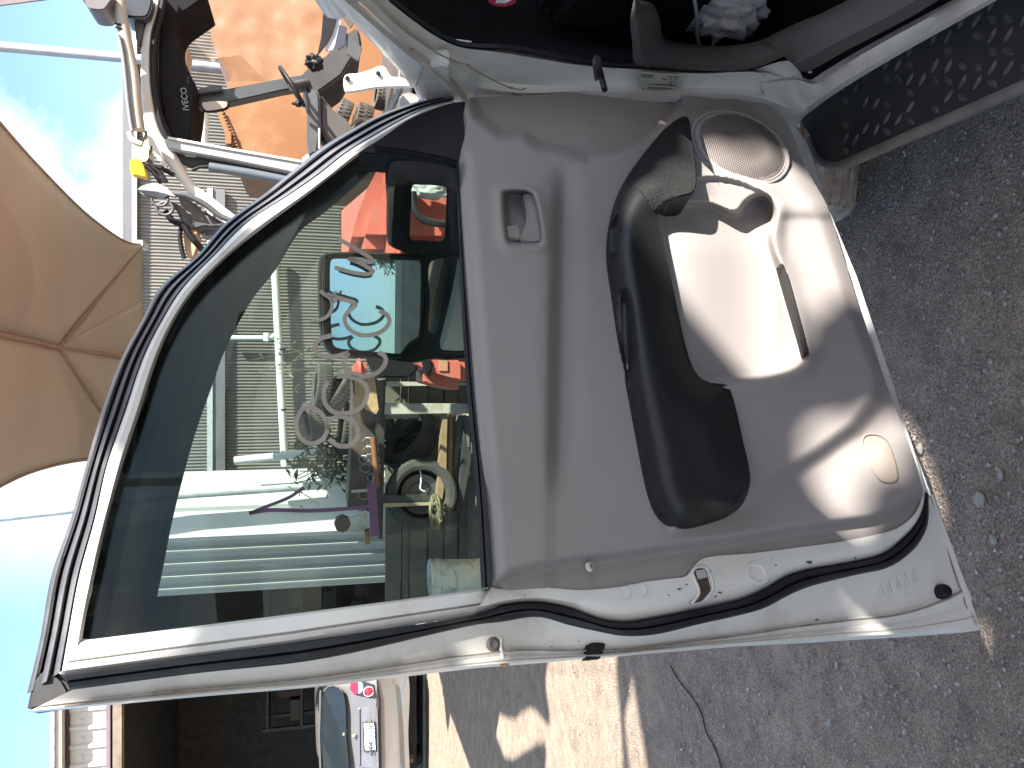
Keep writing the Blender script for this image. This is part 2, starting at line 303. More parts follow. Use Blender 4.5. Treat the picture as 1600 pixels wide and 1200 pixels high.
# glass, smoked visor, belt strip
GL = [tuple(p) for p in spline(INN, 60)]+[(728,160),(728,200),(722,250),(735,480),(760,750),(772,917)]
slab('window_pane', onD(GL, -0.062), -DN*0.004, pane, door)
VI = [(122,998),(136,955),(148,900),(168,812),(192,725),(220,640),(246,560),(273,500),(307,450),(357,400),(412,355),(480,305),(520,274),(567,238)]
VO = [(232,1000),(243,945),(254,892),(268,820),(285,750),(305,678),(336,590),(352,546),(394,468),(429,424),(468,362),(506,333),(545,300),(585,262)]
loft('smoked_visor', [onD(mixp(VI, VO, 0.0, 60), -0.095), onD(mixp(VI, VO, 0.35, 60), -0.125), onD(mixp(VI, VO, 0.8, 60), -0.12), onD(mixp(VI, VO, 1.0, 60), -0.10)], visorm, door, True, 60)
BI = [(718,250),(723,330),(734,480),(745,620),(758,750),(769,917)]; BO = [(712,252),(715,330),(721,480),(730,620),(742,750),(752,919)]
loft('belt_strip', [onDs(BI, -.012, 50), onDs(BI, -.004, 50), onD(mixp(BI, BO, .4, 50), -.006), onD(mixp(BI, BO, .5, 50), -.014), onD(mixp(BI, BO, .6, 50), -.010), onDs(BO, -.02, 50), onDs(BO, -.06, 50)], rubber, door, True, 50)
# black corner triangle, with the run channel under it
slab('corner_panel', onD(spline([(584,226),(610,204),(640,184),(682,166),(712,158),(729,158),(731,180),(727,214),(718,251),(690,246),(640,236)], 50, True), -0.02), -DN*0.04, blackplastic, door, 0.006, smooth=True)
slab('run_channel', onD([(560,238),(584,222),(640,234),(719,250),(719,258),(640,246),(590,240)], -0.03), -DN*0.05, rubber, door, 0.002)
# ---- trim panel with its moulded shapes
TR = [(729,156),(760,152),(840,148),(950,140),(1060,143),(1150,150),(1195,164),(1226,187),(1241,216),(1256,256),(1290,316),(1300,342),(1340,470),(1382,592),(1416,682),(1440,760),(1441,785),(1427,811),(1398,829),(1370,837),(1310,848),(1250,856),(1180,865),(1100,873),(1084,886),(1072,899),(1040,906),(1010,911),(960,919),(905,923),(850,919),(790,922),(772,919),(769,890),(758,750),(745,620),(734,480),(723,330),(718,251),(729,200)]
TRs = spline(TR, 260, True)
SCAL = [(733,150),(745,184),(765,200),(783,214),(800,216),(815,213),(845,232),(885,240),(920,250),(960,240),(1000,222),(1035,192),(1062,160),(1062,130),(733,130)]
POCK = spline([(1026,332),(1036,315),(1060,294),(1090,280),(1122,278),(1156,285),(1184,297),(1200,306),(1210,322),(1211,342),(1206,368),(1212,398),(1222,420),(1240,480),(1258,540),(1262,556),(1250,575),(1225,588),(1180,597),(1138,600),(1108,600),(1070,560),(1040,450)], 120, True)
POCK2 = spline([(1030,334),(1044,322),(1070,317),(1110,318),(1150,331),(1166,314),(1184,304),(1199,306),(1209,320),(1211,342),(1205,368),(1213,398),(1224,424),(1240,480),(1258,540),(1262,556),(1250,575),(1225,588),(1180,597),(1138,600),(1108,600),(1070,560),(1044,450)], 140, True)
BULG = [(1300,330),(1345,472),(1370,540),(1386,580),(1388,602),(1374,636),(1342,676),(1290,714),(1230,752),(1172,786),(1050,830),(960,560),(980,300),(1070,180),(1150,150),(1250,250)]
CUPP = spline([(781,305),(783,297),(800,293),(826,295),(838,304),(848,345),(851,378),(845,386),(812,388),(792,384),(786,365)], 60, True)
FOOT = [(905,923),(900,905),(925,893),(1000,866),(1080,853),(1200,838),(1300,822),(1380,802),(1412,780),(1424,740)]
def trim_h(X, Y):
    h = np.zeros(X.shape)
    belt = pdist(X, Y, BI); h -= 0.022*(1-np.clip(belt/26, 0, 1))**2
    ledge = (1-sst(854, 880, X+0.02*(Y-500)))*sst(250, 330, Y)*(1-sst(700, 800, Y)*0.8); h += 0.026*ledge
    h -= 0.012*np.exp(-((X-880)/22.0)**2)*sst(240, 300, Y)*(1-sst(620, 800, Y))
    s, _, _ = sdf(X, Y, SCAL); h -= 0.040*sst(-8, 12, s)
    b, _, _ = sdf(X, Y, BULG); h += 0.026*sst(-8, 26, b)*sst(960, 1060, X)
    # raised lip round the speaker and pocket
    p, _, _ = sdf(X, Y, POCK); h += 0.012*np.exp(-np.clip(-p, 0, None)**2/300.0)*(p < 0)*(X > 1060)
    hs = 1-sst(330, 400, Y); h -= 0.012*hs*sst(0, 1, (p+2)/46)
    p2, _, _ = sdf(X, Y, POCK2); h -= (0.016+0.036*sst(1060, 1190, X))*sst(0, 1, (p2+1)/np.interp(Y, [340, 420], [7, 13]))
    # the moulded fold across the corner in front of the pocket
    h += 0.007*np.exp(-((Y-322)/14.0)**2)*sst(1205, 1225, X); h -= 0.005*sst(330, 348, Y)*sst(1212, 1232, X)*(1-sst(420, 600, Y))
    # fall-away along the rear edge
    yc = np.interp(X, [770, 781, 800, 840, 915, 990, 1065, 1140, 1200, 1272, 1359, 1402, 1440], [912, 902, 890, 877, 867, 859, 847, 838, 828, 817, 806, 791, 765])
    h -= 0.026*sst(-4, 16, Y-yc)*(X > 740)
    c, _, _ = sdf(X, Y, CUPP); h += 0.006*np.exp(-(c/9.0)**2); h -= 0.05*sst(4, 11, c)
    return h
trim = relief('trim_panel', TRs, trim_h, 2.2, trimgrey, door, 0.03)
trim['label'] = 'grey moulded inner trim with map pocket'
gapm = M('slot_shadow_paint', (0.012, 0.010, 0.009), .95)
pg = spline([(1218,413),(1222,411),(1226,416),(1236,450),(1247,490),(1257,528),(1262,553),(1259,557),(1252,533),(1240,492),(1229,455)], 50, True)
slab('pocket_shadow', hitD(pg[:, 0], pg[:, 1], trim_h(pg[:, 0], pg[:, 1])+.012), -DN*.012, gapm, door)  # dark slab laid on the trim, painted as the shadow in the pocket slot
# ---- inner handle
slab('door_handle', hitD(*np.array(spline([(818,302),(832,304),(838,318),(843,345),(846,376),(840,379),(816,377),(814,366),(820,354),(823,340),(822,318)], 44, True)).T, np.full(44, 0.006)), -DN*0.02, trimgrey, door, 0.003, smooth=True)
slab('lock_button', onD([(790,352),(808,351),(812,358),(813,374),(792,372),(788,362)], 0.002), -DN*0.018, M('taupe_plastic', (0.27, 0.22, 0.20), 0.6, var=0.05), door, 0.002)
# ---- armrest
ARM = spline([(1030,344),(1027,328),(1036,318),(1058,308),(1082,302),(1088,285),(1086,250),(1080,210),(1075,183),(1066,182),(1040,200),(1012,232),(985,268),(966,302),(953,350),(950,400),(958,460),(970,540),(985,620),(1000,700),(1014,766),(1028,802),(1048,820),(1075,824),(1118,813),(1152,797),(1168,772),(1172,742),(1160,684),(1146,624),(1136,602),(1112,598),(1092,588),(1076,556),(1060,490),(1046,420)], 220, True)
ATOP = [(1075,183),(1066,182),(1040,200),(1012,232),(985,268),(966,302),(953,350),(950,400),(958,460),(970,540),(985,620),(1000,700),(1014,766),(1028,802),(1048,820),(1075,824),(1118,813),(1152,797),(1168,772)]
def arm_h(X, Y):
    d = pdist(X, Y, spline(ATOP, 120)); w = np.interp(Y, [180, 300, 400, 600, 700, 830], [60, 56, 46, 44, 52, 46]); w = w*(1-.9*sst(1085, 1165, X)*(Y > 700)); t = np.clip(d/w, 0, 1)
    h = 0.004+0.056*(1-(1-t)**2.6)
    e, _, _ = sdf(X, Y, ARM); low = pdist(X, Y, [(1172,742),(1160,684),(1146,624),(1136,602),(1112,598),(1092,588),(1076,556),(1060,490),(1046,420),(1030,344)])
    h -= 0.026*(1-np.clip(low/55, 0, 1))**1.5*sst(760, 640, Y)
    g, _, _ = sdf(X, Y, spline([(968,458),(978,452),(986,470),(992,520),(993,570),(986,590),(978,585),(972,540)], 40, True)); h -= 0.022*sst(-1, 7, g)
    h -= 0.003*np.exp(-(pdist(X, Y, [(968,330),(966,380),(975,450),(992,540),(1004,620)])/1.6)**2)
    return h
arm = relief('armrest', ARM, arm_h, 2.8, vinyl, door, 0.07)
FLK = spline([(1075,184),(1066,183),(1040,201),(1013,233),(987,269),(978,286),(992,292),(1010,310),(1024,330),(1030,322),(1040,314),(1062,305),(1082,299),(1087,284),(1085,250),(1080,212)], 90, True)
relief('flocked_insert', FLK, lambda X, Y: arm_h(X, Y)+0.0025, 2.8, velour, door, 0.004)
slab('window_switch', onD([(953,362),(966,357),(969,380),(967,402),(955,398),(952,380)], 0.030), DN*0.012, M('switch_plastic', (0.03, 0.03, 0.032), 0.35), door, 0.002)
slab('switch_bezel', onD([(952,352),(962,338),(968,356),(966,366),(956,396),(958,410),(952,400),(949,375)], 0.018), DN*0.012, blackplastic, door, 0.002)
# ---- speaker
spc = onD([(1157,229)], 0.030)[0]; e1 = DD; e2 = np.array([0, 0, 1.0])
pp = onD([(1083,213),(1232,245),(1150,174),(1165,284)], 0.030); srad = 0.5*np.linalg.norm(pp[1]-pp[0])
def disc(r, n, k=64): return np.array([spc+DN*n+r*(math.cos(2*math.pi*i/k)*e1*0.93+math.sin(2*math.pi*i/k)*e2) for i in range(k)])
rs = srad*1.04
loft('speaker_ring', [disc(rs*1.0, -.012), disc(rs*1.0, .0005), disc(rs*.99, .0015), disc(rs*.945, .0015), disc(rs*.94, -.0015), disc(rs*.925, -.0015), disc(rs*.92, .001), disc(rs*.88, .001), disc(rs*.87, -.006)], trimgrey, door, True, 50, closed=True)
loft('speaker_grille', [disc(rs*.9, -.001), disc(rs*.88, .0025), disc(rs*.5, .0065), disc(rs*.02, .008)], M('taupe_grille', (0.23, 0.20, 0.19), 0.6, var=0.04), door, True, 60, closed=True)
V, Fc = [], []; pit = 0.0047
for i in range(-24, 25):
    for j in range(-28, 29):
        u = (i+(j % 2)*0.5)*pit; v = j*pit*0.866; r = math.hypot(u/0.93, v)
        if r < rs*0.84:
            h = 0.0087-0.0062*(r/(rs*.88))**2+0.0004; o = len(V); c0 = spc+DN*h+u*e1+v*e2
            V += [c0+0.0017*(math.cos(a)*e1+math.sin(a)*e2) for a in np.linspace(0, 2*math.pi, 7)[:-1]]; Fc.append(tuple(range(o, o+6)))
tag(mesh('grille_hole', V, Fc, blackplastic, door), kind='stuff')
# ---- small parts
def screw(px, n, r, m1, m2):
    c = onD([px], n)[0]; lathe('screw', [(r*1.5, 0), (r*1.5, .002), (r*1.1, .003), (r, .0045), (r*.6, .005), (.0001, .005)], m1, door, 20, c, DN)
    box('screw_slot', c+DN*.0055, (r*1.1, .001, r*.22), m2, door, R=np.array([DD, DN, (0, 0, 1)]).T)
screw((922,886), -.012, .0048, M('screw_head', (0.45, 0.42, 0.38), 0.35, metal=0.6), blackplastic)
lathe('rubber_stop', [(.0095, 0), (.0095, .004), (.006, .006), (.003, .004), (.0001, .004)], M('stop_rubber', (.07, .068, .07), .6), door, 20, onD([(770,1007)], -.05)[0], DN)
lathe('rubber_stop', [(.013, -.005), (.012, .012), (.009, .018), (.0001, .019)], blackplastic, door, 20, onD([(1468,926)], -.056)[0], DN)
slab('edge_guard', onD([(912,1031),(914,1010),(925,1004),(948,1002),(946,1010),(942,1028)], -.045), -DN*.02, rubber, door, .003)
slab('latch_slot', onD([(1083,895),(1087,889),(1098,888),(1104,893),(1110,915),(1111,922),(1098,938),(1080,943),(1090,930),(1092,922),(1086,905)], -.018), -DN*.012, M('rust_dark', (0.05, 0.028, 0.022), 0.7, var=0.4, scale=60), door, .001)
tube('latch_lip', onD(spline([(1080,944),(1091,930),(1092,921),(1085,904),(1082,893),(1088,887),(1100,886),(1107,893),(1114,920),(1101,939)], 40), -.0185), .0022, white, door, 8)
slab('latch_claw', onD([(1086,892),(1100,890),(1104,903),(1090,906)], -.0165), DN*.004, galv, door, .001)
for q in ((975,926),(1001,922)): lathe('pressed_dimple', [(.009, 0), (.0088, .0022), (.0072, .0024), (.0065, .0008), (.0001, .0012)], white, door, 18, onD([q], -.0195)[0], DN)
lathe('pressed_dimple', [(.019, 0), (.018, .003), (.013, .0032), (.011, .0008), (.0001, .001)], white, door, 24, onD([(1182,896)], -.0215)[0], DN)
for i in range(5):
    tube('drain_rib', onD(spline([(1372+i*13,900-i*5),(1374+i*13,916-i*5),(1379+i*13,930-i*5)], 10), -.044), .0022, whitejamb, door, 8)
oc = spline([(1346,690),(1350,679),(1362,676),(1376,679),(1388,690),(1398,715),(1403,738),(1402,750),(1393,754),(1378,752),(1366,740),(1352,712)], 40, True)
loft('reflector_cover', [hitD(*spline(oc*s+oc.mean(0)*(1-s), 40, True).T, np.full(40, hh)) for s, hh in ((1.0, -.004), (1.0, .003), (.93, .0035), (.90, .001), (.6, .002), (.02, .002))], M('frosted_cover', (0.26, 0.22, 0.20), 0.4, var=0.04), door, True, 40, closed=True)
flange_shade = M('sealant_and_shade', (0.2, 0.17, 0.14), 0.8, var=0.4, scale=50)
tube('flange_shade_and_grime', onD(mixp(SEALO, EDGE, .70)[14:], -.0475), .0013, flange_shade, door, 6); tube('flange_shade_and_grime', onD(mixp(SEALO, EDGE, .90)[4:], -.0455), .0010, M('grime', (.33, .30, .27), .8, var=.3), door, 6)  # darker tube is the flange's shadow line put into colour; the paler is grime
tube('flange_shade_and_grime', onD(spline(BE_i, 30)*.8+spline(BE_o, 30)*.2, -.049), .0014, flange_shade, door, 6); tube('panel_crease', onD(spline([(1460,838),(1472,875),(1484,912)], 16), -.055), .0014, flange_shade, door, 6)  # bottom flange's shadow line drawn as a dark tube; the crease shares its colour
tube('joint_seam', onD(spline([(779,994),(783,998),(782,1010),(785,1024),(788,1036)], 20), -.049), .003, whitejamb, door, 8); slab('rust_spot', onD([(780,1040),(790,1036),(796,1039),(788,1043)], -.0505), DN*.002, M('rust_spots', (.22, .12, .08), .8, var=.5, scale=90), door)
V, Fc = [], []; rq = random.Random(21)
for q, s in (((1277,968),4),((1062,920),4),((1073,913),3),((1045,930),2),((1125,926),4),((1118,932),3),((1265,878),5),((1212,883),3),((862,1010),2),((820,900+30),2),((1390,915),2),((1337,872),3),((1205,872),2),((1110,862+30),2),((905,1002),2)):
    o = len(V); n_ = 7; V += list(onD([(q[0]+s*rq.uniform(.5, 1.2)*math.cos(2*math.pi*i/n_), q[1]+s*.5*rq.uniform(.5, 1.2)*math.sin(2*math.pi*i/n_)) for i in range(n_)], -.0185 if q[1] < 935 else -.0425)); Fc.append(tuple(range(o, o+n_)))
tag(mesh('paint_chip', V, Fc, M('chip_dark', (.07, .06, .055), .8), door), kind='stuff')
# ---- marker writing on the glass
ink = M('marker_ink', (0.25, 0.22, 0.19), 0.7, var=0.15, scale=40); purple = M('purple_marker', (0.055, 0.02, 0.06), 0.6, var=0.2, scale=40)
def stroke(pts, w, mat, n=40, nn=-.0585, closed=False):
    P = spline(pts, n, closed); T = np.gradient(P, axis=0); T /= np.linalg.norm(T, axis=1)[:, None]+1e-9; Q = np.stack([-T[:, 1], T[:, 0]], 1)
    ww = w*(0.85+0.3*np.random.RandomState(len(pts)).rand(n)); ww = np.convolve(np.pad(ww, 3, 'edge'), np.ones(7)/7, 'valid')
    loft('marker_stroke', [onD(P-Q*ww[:, None]/2, nn), onD(P+Q*ww[:, None]/2, nn)], mat, door, False, thick=.0006)
s3 = lambda L, ox, oy, k: [(ox+a/k, oy+b/k) for a, b in L]
stroke([(470,642),(463,660),(468,682),(484,693),(502,688),(511,672),(506,652),(494,640),(480,636),(470,642)], 7, ink)
stroke([(511,672),(514,658),(528,651),(546,655),(558,668),(558,684),(546,696),(528,696),(514,686)], 7, ink)
stroke([(512,596),(506,612),(508,630),(520,643),(540,646),(560,640),(572,624),(573,606),(562,594),(545,588),(526,588)], 7, ink)
stroke([(519,694-170),(500,700-170),(492,542),(497,553),(508,557),(524,557),(545,551)], 7, ink)
stroke([(545,551),(537,563),(541,577),(563,588),(588,583),(601,570),(602,558),(592,550)], 7, ink)
stroke(s3([(215,450),(250,480),(295,510),(315,570),(285,650),(220,690),(140,695)], 460, 370, 5.333), 5.5, ink)
stroke(s3([(270,480),(400,520),(510,560),(450,620),(418,680),(450,760),(540,815),(640,818),(740,780),(792,710),(770,650),(708,618)], 460, 370, 5.333), 6.5, ink)
stroke(s3([(335,255),(480,295),(600,312),(650,300),(655,285),(560,225),(450,178)], 460, 370, 5.333), 6, ink)
stroke(s3([(445,185),(560,190),(640,212),(655,195),(560,130),(460,70),(355,10)], 460, 370, 5.333), 6, ink)
stroke([(526,470),(519,470),(525,455)], 4, ink, 12)
stroke([(475,762),(450,778),(420,790),(390,802)], 5, purple, 30)
stroke([(389,802),(420,797),(480,798),(540,795),(577,791)], 6, purple, 30)
stroke([(580,754),(583,790),(586,838)], 14, purple, 30)
stroke([(450,760),(480,775),(500,790)], 1.5, ink, 10)
# ---- door mirror outside the glass
mc = onY([(594,480)], 1.46)[0]; MN = np.array([-0.12, -0.985, 0.052]); MN /= np.linalg.norm(MN)
def onM(pts, d=0.0): return onP(pts, mc+MN*d, MN)
HO = spline([(500,420),(503,402),(520,396),(600,397),(665,399),(722,397),(742,405),(745,470),(743,545),(735,557),(700,561),(676,560),(640,566),(600,560),(545,556),(520,553),(507,535),(501,500)], 90, True)
hc = HO.mean(0)
loft('mirror_housing', [onM(hc+(HO-hc)*1.0, 0.006), onM(hc+(HO-hc)*1.025, -0.004), onM(hc+(HO-hc)*1.02, -0.03), onM(hc+(HO-hc)*.93, -0.07), onM(hc+(HO-hc)*.6, -0.095), onM(hc+(HO-hc)*.05, -0.1)], M('mirror_shell', (0.02, 0.021, 0.022), 0.45, var=0.1), door, True, 40, closed=True)
slab('mirror_bezel', onM(HO, 0.0005), MN*0.003, blackplastic, door)
G1 = spline([(512,408),(517,401),(540,400),(600,402),(655,404),(661,410),(661,470),(659,520),(655,530),(642,538),(634,548),(628,556),(600,555),(550,551),(524,547),(516,538),(513,510),(511,450)], 80, True)
slab('mirror_glass', onM(G1, 0.0040), MN*0.001, mirrorm, door)
G2 = [(672,407),(735,409),(737,470),(736,540),(729,549),(690,549),(686,545),(684,530),(676,524),(667,520),(669,470)]
nr = np.array([-0.16, -0.985, -0.03]); nr /= np.linalg.norm(nr); gp2 = onP(spline(G2, 60, True), onM([(703,480)], .022)[0], nr)
slab('mirror_glass', gp2, nr*0.001, M('convex_mirror', (.82, .80, .74), 0.02, metal=1.0, var=0), door); tube('mirror_rim', np.vstack([gp2, gp2[:1]]), .0035, blackplastic, door, 8); g1m = onM(spline(G1, 80, True), .0045); tube('mirror_rim', np.vstack([g1m, g1m[:1]]), .0055, blackplastic, door, 8)
tube('glass_edge', onM(np.vstack([spline([(508,404),(504,440),(504,500),(508,538)], 30)]), 0.004), .0008, galv, door, 6)
# arm that carries the mirror: a black frame with an opening
MA = [(606,252),(640,247),(680,245),(712,244),(728,246),(734,300),(737,350),(737,398),(700,402),(668,400),(640,396),(612,386),(605,378),(604,315)]
MB_ = [(645,290),(660,289),(672,289),(690,291),(697,293),(697,320),(696,350),(694,372),(688,377),(680,377),(660,375),(642,374),(641,350),(643,315)]
a_, b_ = spline(MA, 70, True), spline(MB_, 70, True)
loft('mirror_arm', [onM(a_, 0.0), onM(a_*.9+b_*.1, .012), onM(a_*.3+b_*.7, .012), onM(b_, .004), onM(b_, -.05), onM(a_, -.05), onM(a_, 0.0)], blackplastic, door, True, 50, closed=True)
# ---- car body: A-pillar, jamb, sill
XJ = 0.60
def onJ(pts, d=0.0, k=None): return onX(pts if k is None else spline(pts, k), XJ+d)
PB = [(517,0),(572,57),(625,112),(643,131),(652,150),(664,172)]; PM = [(541,0),(600,50),(655,95),(690,124),(713,143),(730,168)]
PI_ = [(556,0),(612,48),(665,88),(704,120),(722,134),(738,166)]; PD = [(606,-2),(650,32),(687,57),(725,72),(792,76),(850,86)]
def jm(A, B, t, k=60): return spline(A, k)*(1-t)+spline(B, k)*t
pil = loft('pillar', [onJ(PB, .05, 60), onJ(PB, .0, 60), onJ(jm(PB, PM, .3), -.022), onJ(jm(PB, PM, .85), -.026), onJ(PM, -.02, 60), onJ(PI_, .012, 60)], white, car, True, 40)
JT = [(556,-2),(612,48),(665,88),(704,120),(716,134),(726,160),(800,170),(900,160),(1000,160),(1100,160),(1180,170),(1250,200)]
JB = [(606,-2),(650,32),(687,57),(725,72),(792,76),(850,86),(900,95),(950,101),(1000,104),(1090,111),(1180,108),(1250,120)]
loft('door_jamb', [onJ(JT, .0, 90), onJ(jm(JT, JB, .3, 90), .006), onJ(jm(JT, JB, .45, 90), .022), onJ(jm(JT, JB, .6, 90), .028), onJ(jm(JT, JB, .92, 90), .034), onJ(JB, .05, 90), onJ(JB, .12, 90)], whitejamb, car, True, 50)
JBs = JB[:9]
loft('aperture_seal', [onJ(np.array(spline(JBs, 90))+np.array([0, 2]), .045), onJ(np.array(spline(JBs, 90))+np.array([1, -1]), .03), onJ(np.array(spline(JBs, 90))+np.array([1, -5]), .04), onJ(np.array(spline(JBs, 90))+np.array([1, -7]), .09)], blackplastic, car, True, 60)
for pts in ([(620,58),(632,70),(646,74)], [(655,85),(664,95),(700,108)], [(680,78),(712,93),(735,98)], [(728,98),(745,108),(770,122),(800,136)], [(797,133),(812,137),(822,135)], [(800,143),(820,146),(835,144)]):
    tube('sealant_line', onJ(pts, .0, 16)+np.array([-.004, 0, 0]), .0016, M('sealant_and_shade', (0.2, 0.17, 0.14), 0.8, var=0.4, scale=50), car, 6)
slab('hinge_cover', onJ([(672,105),(688,101),(702,103),(702,118),(706,140),(718,150),(708,156),(690,150),(672,118)], -.012), (0.03, 0, 0), whitejamb, car, .003)
tube('pillar_gap', onJ([(661,100),(656,112),(652,126),(650,132)], -.03, 12), .0022, steel, car, 6)
# fender bracket
brk = spline([(537,122),(541,116),(560,114),(580,108),(592,103),(601,104),(606,112),(611,119),(628,121),(642,127),(650,133),(620,135),(590,136),(560,141),(541,143),(538,138)], 60, True)
slab('fender_bracket', onY(brk, 1.62), (0, 0.012, 0), M('cream_paint', (0.78, 0.76, 0.66), 0.35, var=0.03), car, .002)
for q in ((543,123),(591,115)): lathe('bolt_hole', [(.005, 0), (.005, .002), (.0001, .002)], blackplastic, car, 14, onY([q], 1.617)[0], (0, -1, 0))
slab('guard_edge', onY([(625,147),(640,143),(660,150),(650,175),(645,190),(622,190)], 1.66), (0, 0.05, 0), M('guard_liner', (0.5, 0.47, 0.46), 0.5, stain=(0.25, 0.2, 0.17), stain_amt=0.7), car, .004)
slab('guard_edge', onY([(575,225),(622,135),(632,136),(590,222)], 1.70), (0, 0.03, 0), steel, car, .004)
# check strap and compliance sticker
slab('check_strap', onJ([(926,106),(931,101),(938,104),(941,112),(936,126),(929,128)], -.004), (0.02, 0, 0), M('strap_dark', (.05,.05,.048), .5), car, .002)
tube('check_strap_arm', [onJ([(937,110)], -.01)[0], onJ([(940,122)], -.02)[0], onJ([(945,140)], -.05)[0]], .006, blackplastic, car, 8)
st = onJ([(999,112),(1063,117),(1064,145),(1000,142)], .016); sx = st[1]-st[0]
slab('sticker', st, (-0.001, 0, 0), M('sticker_silver', (0.42, 0.41, 0.37), 0.45, var=0.05), car)
inkb = M('print_black', (0.03, 0.03, 0.03), 0.6)
def sp(u, v): return st[0]*(1-u)*(1-v)+st[1]*u*(1-v)+st[2]*u*v+st[3]*(1-u)*v+np.array([-.0016, 0, 0])
bars = []
rr = random.Random(3)
for (u0, u1, v) in ((.05,.36,.1),(.05,.3,.2),(.7,.78,.1),(.82,.96,.1),(.55,.66,.24),(.72,.8,.22),(.86,.92,.22),(.72,.8,.36),(.84,.9,.36),(.72,.78,.48),(.22,.27,.56),(.32,.9,.56),(.2,.8,.74),(.3,.92,.84),(.34,.96,.92),(.17,.3,.84),(.17,.28,.93)):
    u = u0
    while u < u1:
        w = rr.uniform(.012, .03); bars.append((u, min(u+w, u1), v)); u += w+.008
V, Fc = [], []
for u0, u1, v in bars:
    o = len(V); V += [sp(u0, v-.03), sp(u1, v-.03), sp(u1, v+.03), sp(u0, v+.03)]; Fc.append((o, o+1, o+2, o+3))
for du, dv in ((.085,.83),(.06,.92),(.11,.92)):
    o = len(V); V += [sp(du, dv-.07), sp(du+.025, dv), sp(du, dv+.05), sp(du-.025, dv)]; Fc.append((o, o+1, o+2, o+3))
tag(mesh('sticker_print', V, Fc, inkb, car), kind='stuff')
# kick trim and sill
KT = [(990,0),(985,30),(988,70),(991,98),(1000,103),(1040,107),(1090,110),(1140,111),(1190,103),(1236,86),(1246,104),(1254,113),(1272,107),(1330,75),(1420,28),(1475,-5)]
KI = [(1000,0),(1020,6),(1031,30),(1036,58),(1050,64),(1070,68),(1100,71),(1140,71),(1185,64),(1220,48),(1245,36),(1265,28),(1285,20),(1305,10),(1325,0),(1340,-8)]
loft('kick_trim', [onX(spline(KT, 80), XJ+.05), onX(spline(KT, 80), XJ+.03), onX(jm(KT, KI, .25, 80), XJ+.022), onX(jm(KT, KI, .8, 80), XJ+.07), onX(spline(KI, 80), XJ+.11), onX(spline(KI, 80), XJ+.2)], trimdark, car, True, 60)
S0 = [(1180,108),(1236,95),(1256,118),(1274,110),(1330,78),(1420,30),(1490,-8)]; S3 = [(1215,190),(1238,198),(1262,178),(1300,150),(1360,112),(1420,77),(1580,-12)]
S1 = [(1185,128),(1240,122),(1270,128),(1295,112),(1350,78),(1430,34),(1510,-8)]; S2 = [(1195,150),(1245,160),(1275,145),(1305,122),(1365,88),(1440,46),(1540,-10)]
loft('sill', [onX(spline(S0, 70), XJ+.05), onX(spline(S1, 70), XJ+.035), onX(spline(S1, 70)+np.array([4, 3]), XJ+.025), onX(spline(S2, 70), XJ+.015), onX(jm(S2, S3, .6, 70), XJ-.0), onX(spline(S3, 70), XJ+.006), onX(spline(S3, 70), XJ+.08)], whitejamb, car, True, 60)
for q in ((1223,97),(1266,112),(1193,117)): lathe('plug', [(.004, 0), (.004, .002), (.0001, .003)], steel, car, 12, onX([q], XJ+.018)[0], (-1, 0, 0))
# cabin, bonnet side, roof: plain masses that shut the body
cab = darkcabin
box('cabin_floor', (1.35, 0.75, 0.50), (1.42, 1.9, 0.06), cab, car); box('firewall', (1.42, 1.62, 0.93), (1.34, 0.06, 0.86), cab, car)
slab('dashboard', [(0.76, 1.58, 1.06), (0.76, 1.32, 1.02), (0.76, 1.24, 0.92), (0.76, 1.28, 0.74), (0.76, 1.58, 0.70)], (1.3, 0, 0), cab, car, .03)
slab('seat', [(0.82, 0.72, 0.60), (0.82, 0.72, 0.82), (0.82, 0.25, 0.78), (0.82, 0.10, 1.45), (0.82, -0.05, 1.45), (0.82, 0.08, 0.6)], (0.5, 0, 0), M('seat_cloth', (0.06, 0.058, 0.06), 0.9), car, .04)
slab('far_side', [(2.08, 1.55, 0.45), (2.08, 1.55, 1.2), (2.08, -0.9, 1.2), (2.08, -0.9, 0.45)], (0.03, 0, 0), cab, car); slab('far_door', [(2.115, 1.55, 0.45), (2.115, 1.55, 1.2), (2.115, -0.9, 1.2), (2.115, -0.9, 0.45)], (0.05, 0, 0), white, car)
slab('badge', onX(np.array([(785+22*math.cos(a), -3+10*math.sin(a)) for a in np.linspace(0, 2*math.pi, 25)[:-1]]), XJ+.13), (-.004, 0, 0), M('badge_red', (0.45, 0.02, 0.06), 0.4), car)
slab('badge_mark', onX([(774,3),(782,-4),(786,1),(800,-2),(790,4)], XJ+.121), (-.002, 0, 0), M('badge_white', (0.7, 0.7, 0.7), 0.4), car)
tube('cable', [onX([q], XJ+.16)[0] for q in ((1084,-4),(1087,10),(1089,30),(1088,52),(1092,70))], .004, steel, car, 8)
